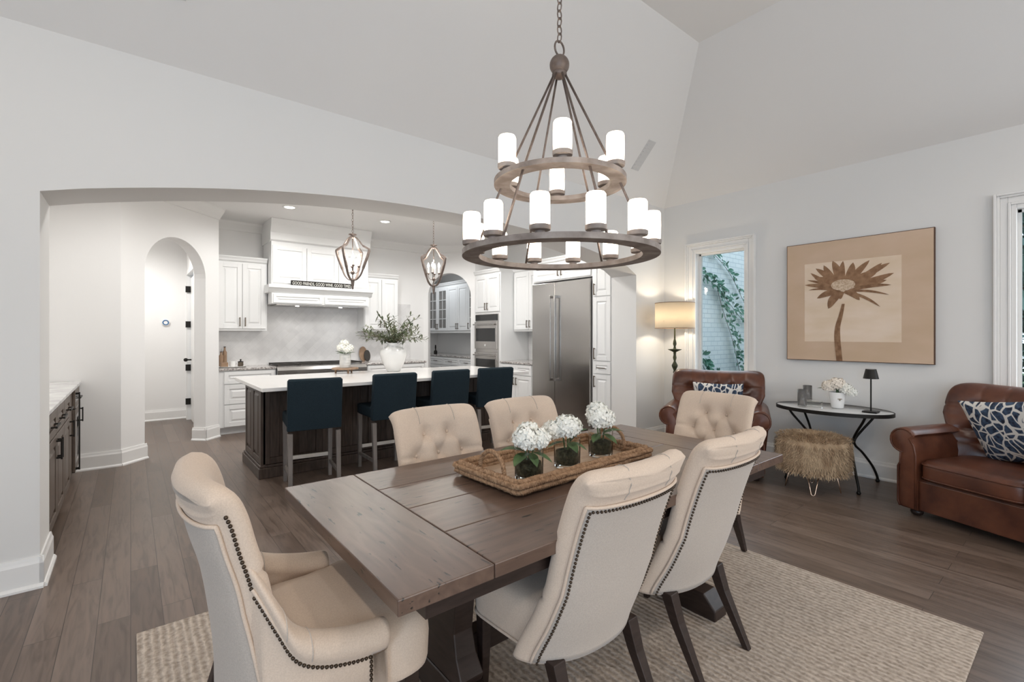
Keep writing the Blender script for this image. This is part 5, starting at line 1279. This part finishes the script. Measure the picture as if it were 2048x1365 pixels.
# ------------------------------------------------------------------ fur stool
t = thing('fur_stool', 'round shaggy brown faux-fur stool with thin wire legs', 'stool', (4.74, 1.60, 0))
b = MB(); random.seed(3); n = 56; secs = []
for r_, z in ((.20, .185), (.25, .185), (.275, .21), (.285, .26), (.288, .34), (.282, .42), (.262, .46), (.21, .482), (.12, .492), (.02, .495)):
    secs.append([(r_*math.cos(2*math.pi*j/n)*(1+.012*math.sin(j*3.1+z*40)), r_*math.sin(2*math.pi*j/n)*(1+.012*math.sin(j*3.1+z*40)), z) for j in range(n)])
b.loft(secs); fs = build('seat', b, M['fur'], t, smooth=True)
b = MB()
for i in range(9000):
    a = random.random()*6.283; k = random.random()
    if k < .68:
        z = random.uniform(.19, .455); r_ = .282; nrm = Vector((math.cos(a), math.sin(a), 0)); base = Vector((r_*math.cos(a), r_*math.sin(a), z)); dr = Vector((nrm.x*.6, nrm.y*.6, -1.0))
    else:
        r_ = .28*math.sqrt(random.random()); z = .493-.03*(r_/.28)**4; nrm = Vector((math.cos(a)*.4*r_/.28, math.sin(a)*.4*r_/.28, 1)); base = Vector((r_*math.cos(a), r_*math.sin(a), z)); dr = Vector((math.cos(a)*.9, math.sin(a)*.9, .35))
    dr = (dr+Vector((random.uniform(-.5, .5), random.uniform(-.5, .5), random.uniform(-.4, .4)))).normalized(); L = random.uniform(.022, .045)
    sd = dr.cross(nrm).normalized()*.0022; m1 = base+dr*L*.55+nrm.normalized()*.006; tp = base+dr*L
    b.add([tuple(base-sd), tuple(base+sd), tuple(m1+sd*.8), tuple(m1-sd*.8), tuple(tp)], [(0, 1, 2, 3), (3, 2, 4)])
o = build('fur_pile', b, M['fur'], t); o['kind'] = 'stuff'
for k in range(4):
    a = R(k*90+20); c_, s_ = math.cos(a), math.sin(a); tx, ty = -s_, c_
    b = MB(); pts = [(c_*.17+tx*.045, s_*.17+ty*.045, .19), (c_*.20+tx*.022, s_*.20+ty*.022, .06), (c_*.208+tx*.014, s_*.208+ty*.014, .014), (c_*.21, s_*.21, .005), (c_*.208-tx*.014, s_*.208-ty*.014, .014), (c_*.20-tx*.022, s_*.20-ty*.022, .06), (c_*.17-tx*.045, s_*.17-ty*.045, .19)]
    b.tube(pts, .0045, 6); build('leg', b, M['gold'], t, smooth=True)

# ------------------------------------------------------------------ outside
o = build('house_wing', MB().box(5.82, 3.95, -0.3, 13.5, 4.25, 5.2), M['brick']); tag(o, 'white painted brick wall outside the narrow window', 'brick wall')
o = build('lawn_ground', MB().box(5.8, -16, -0.32, 30, 3.94, -0.3), M['lawn']); o['kind'] = 'structure'
random.seed(21)
def vine(label, pts, nl, L0, spread):
    t = thing('climbing_vine', label, 'vine', (pts[0][0], 3.93, pts[0][1]), 0, 'vines on the painted brick wall')
    c_ = catmull([(p[0]-pts[0][0], random.uniform(-.03, 0)-.005, p[1]-pts[0][1]) for p in pts], 8); b = MB(); b.tube([tuple(p) for p in c_], .004, 5); build('stem', b, M['stem'], t)
    b = MB()
    for i in range(nl):
        p = c_[int(len(c_)*i/nl)]; q = Vector((random.uniform(-1, 1), random.uniform(-.7, -.1), random.uniform(-1, .6))).normalized()
        leaf(b, (p.x+random.uniform(-spread, spread), p.y-.01-random.random()*spread, p.z+random.uniform(-spread, spread)), q, random.uniform(.7, 1.2)*L0, L0*.55, up=(0, -1, 0.2))
    build('foliage', b, M['vine'], t)
# world points on the wall plane (x, z)
vine('thin vine arching down across the top of the brick wall outside', [(6.95, 2.75), (7.4, 2.68), (7.9, 2.42), (8.3, 2.05), (8.7, 1.65)], 60, .10, .035)
vine('vine trailing down the middle of the brick wall outside', [(6.95, 2.35), (7.25, 2.25), (7.6, 2.1), (8.0, 1.85), (8.5, 1.55)], 110, .09, .09)
vine('denser vine climbing the right side of the brick wall outside', [(7.45, 2.2), (7.65, 1.8), (7.9, 1.4), (8.1, 1.05), (8.3, .6)], 120, .09, .09)
vine('low vine spreading over the foot of the brick wall outside', [(6.9, 1.05), (7.2, .75), (7.5, .6), (7.9, .62), (8.5, .7)], 170, .11, .12)
t = thing('garden_shrub', 'dense bright green shrub outside at the lower right of the narrow window', 'shrub', (8.1, 3.15, -.3))
b = MB(); lf = MB()
for i in range(8): a = i*.8; b.tube([(0, 0, 0), (.15*math.cos(a), .12*math.sin(a), .6), (.38*math.cos(a), .3*math.sin(a), 1.1)], .012, 5)
for i in range(1300):
    d_ = Vector((random.gauss(0, 1), random.gauss(0, 1), random.gauss(0, 1))).normalized()*random.random()**.4; p = Vector((d_.x*.55, d_.y*.42, 1.0+d_.z*.55)); leaf(lf, p, (d_.x+random.uniform(-.5, .5), d_.y+random.uniform(-.5, .5), d_.z), .11, .06)
build('branch', b, M['stem'], t); build('foliage', lf, M['vine'], t)
def tree(label, x, y, h, r, sd):
    random.seed(sd); t = thing('garden_tree', label, 'tree', (x, y, -.3), 0, 'trees outside the right window')
    b = MB(); b.tube([(0, 0, 0), (.05, 0, h*.4), (-.05, .1, h*.9)], [.14, .10, .03], 8)
    for k in range(6): a = k*1.1; b.tube([(0, 0, h*(.3+.08*k)), (r*.6*math.cos(a), r*.6*math.sin(a), h*(.45+.08*k))], [.05, .015], 6)
    build('trunk', b, M['stem'], t)
    b = MB()
    for i in range(1500):
        d_ = Vector((random.gauss(0, 1), random.gauss(0, 1), random.gauss(0, 1))).normalized()*random.random()**.4; p = Vector((d_.x*r, d_.y*r, h*.55+d_.z*h*.5)); leaf(b, p, (random.uniform(-1, 1), random.uniform(-1, 1), random.uniform(-.6, .4)), .26, .15)
    build('crown', b, M['tree'], t)
tree('leafy tree filling the right window, nearer one', 9.0, 0.35, 4.4, 1.25, 31)
tree('leafy tree further back behind the right window', 13.0, 1.2, 5.5, 1.8, 32)
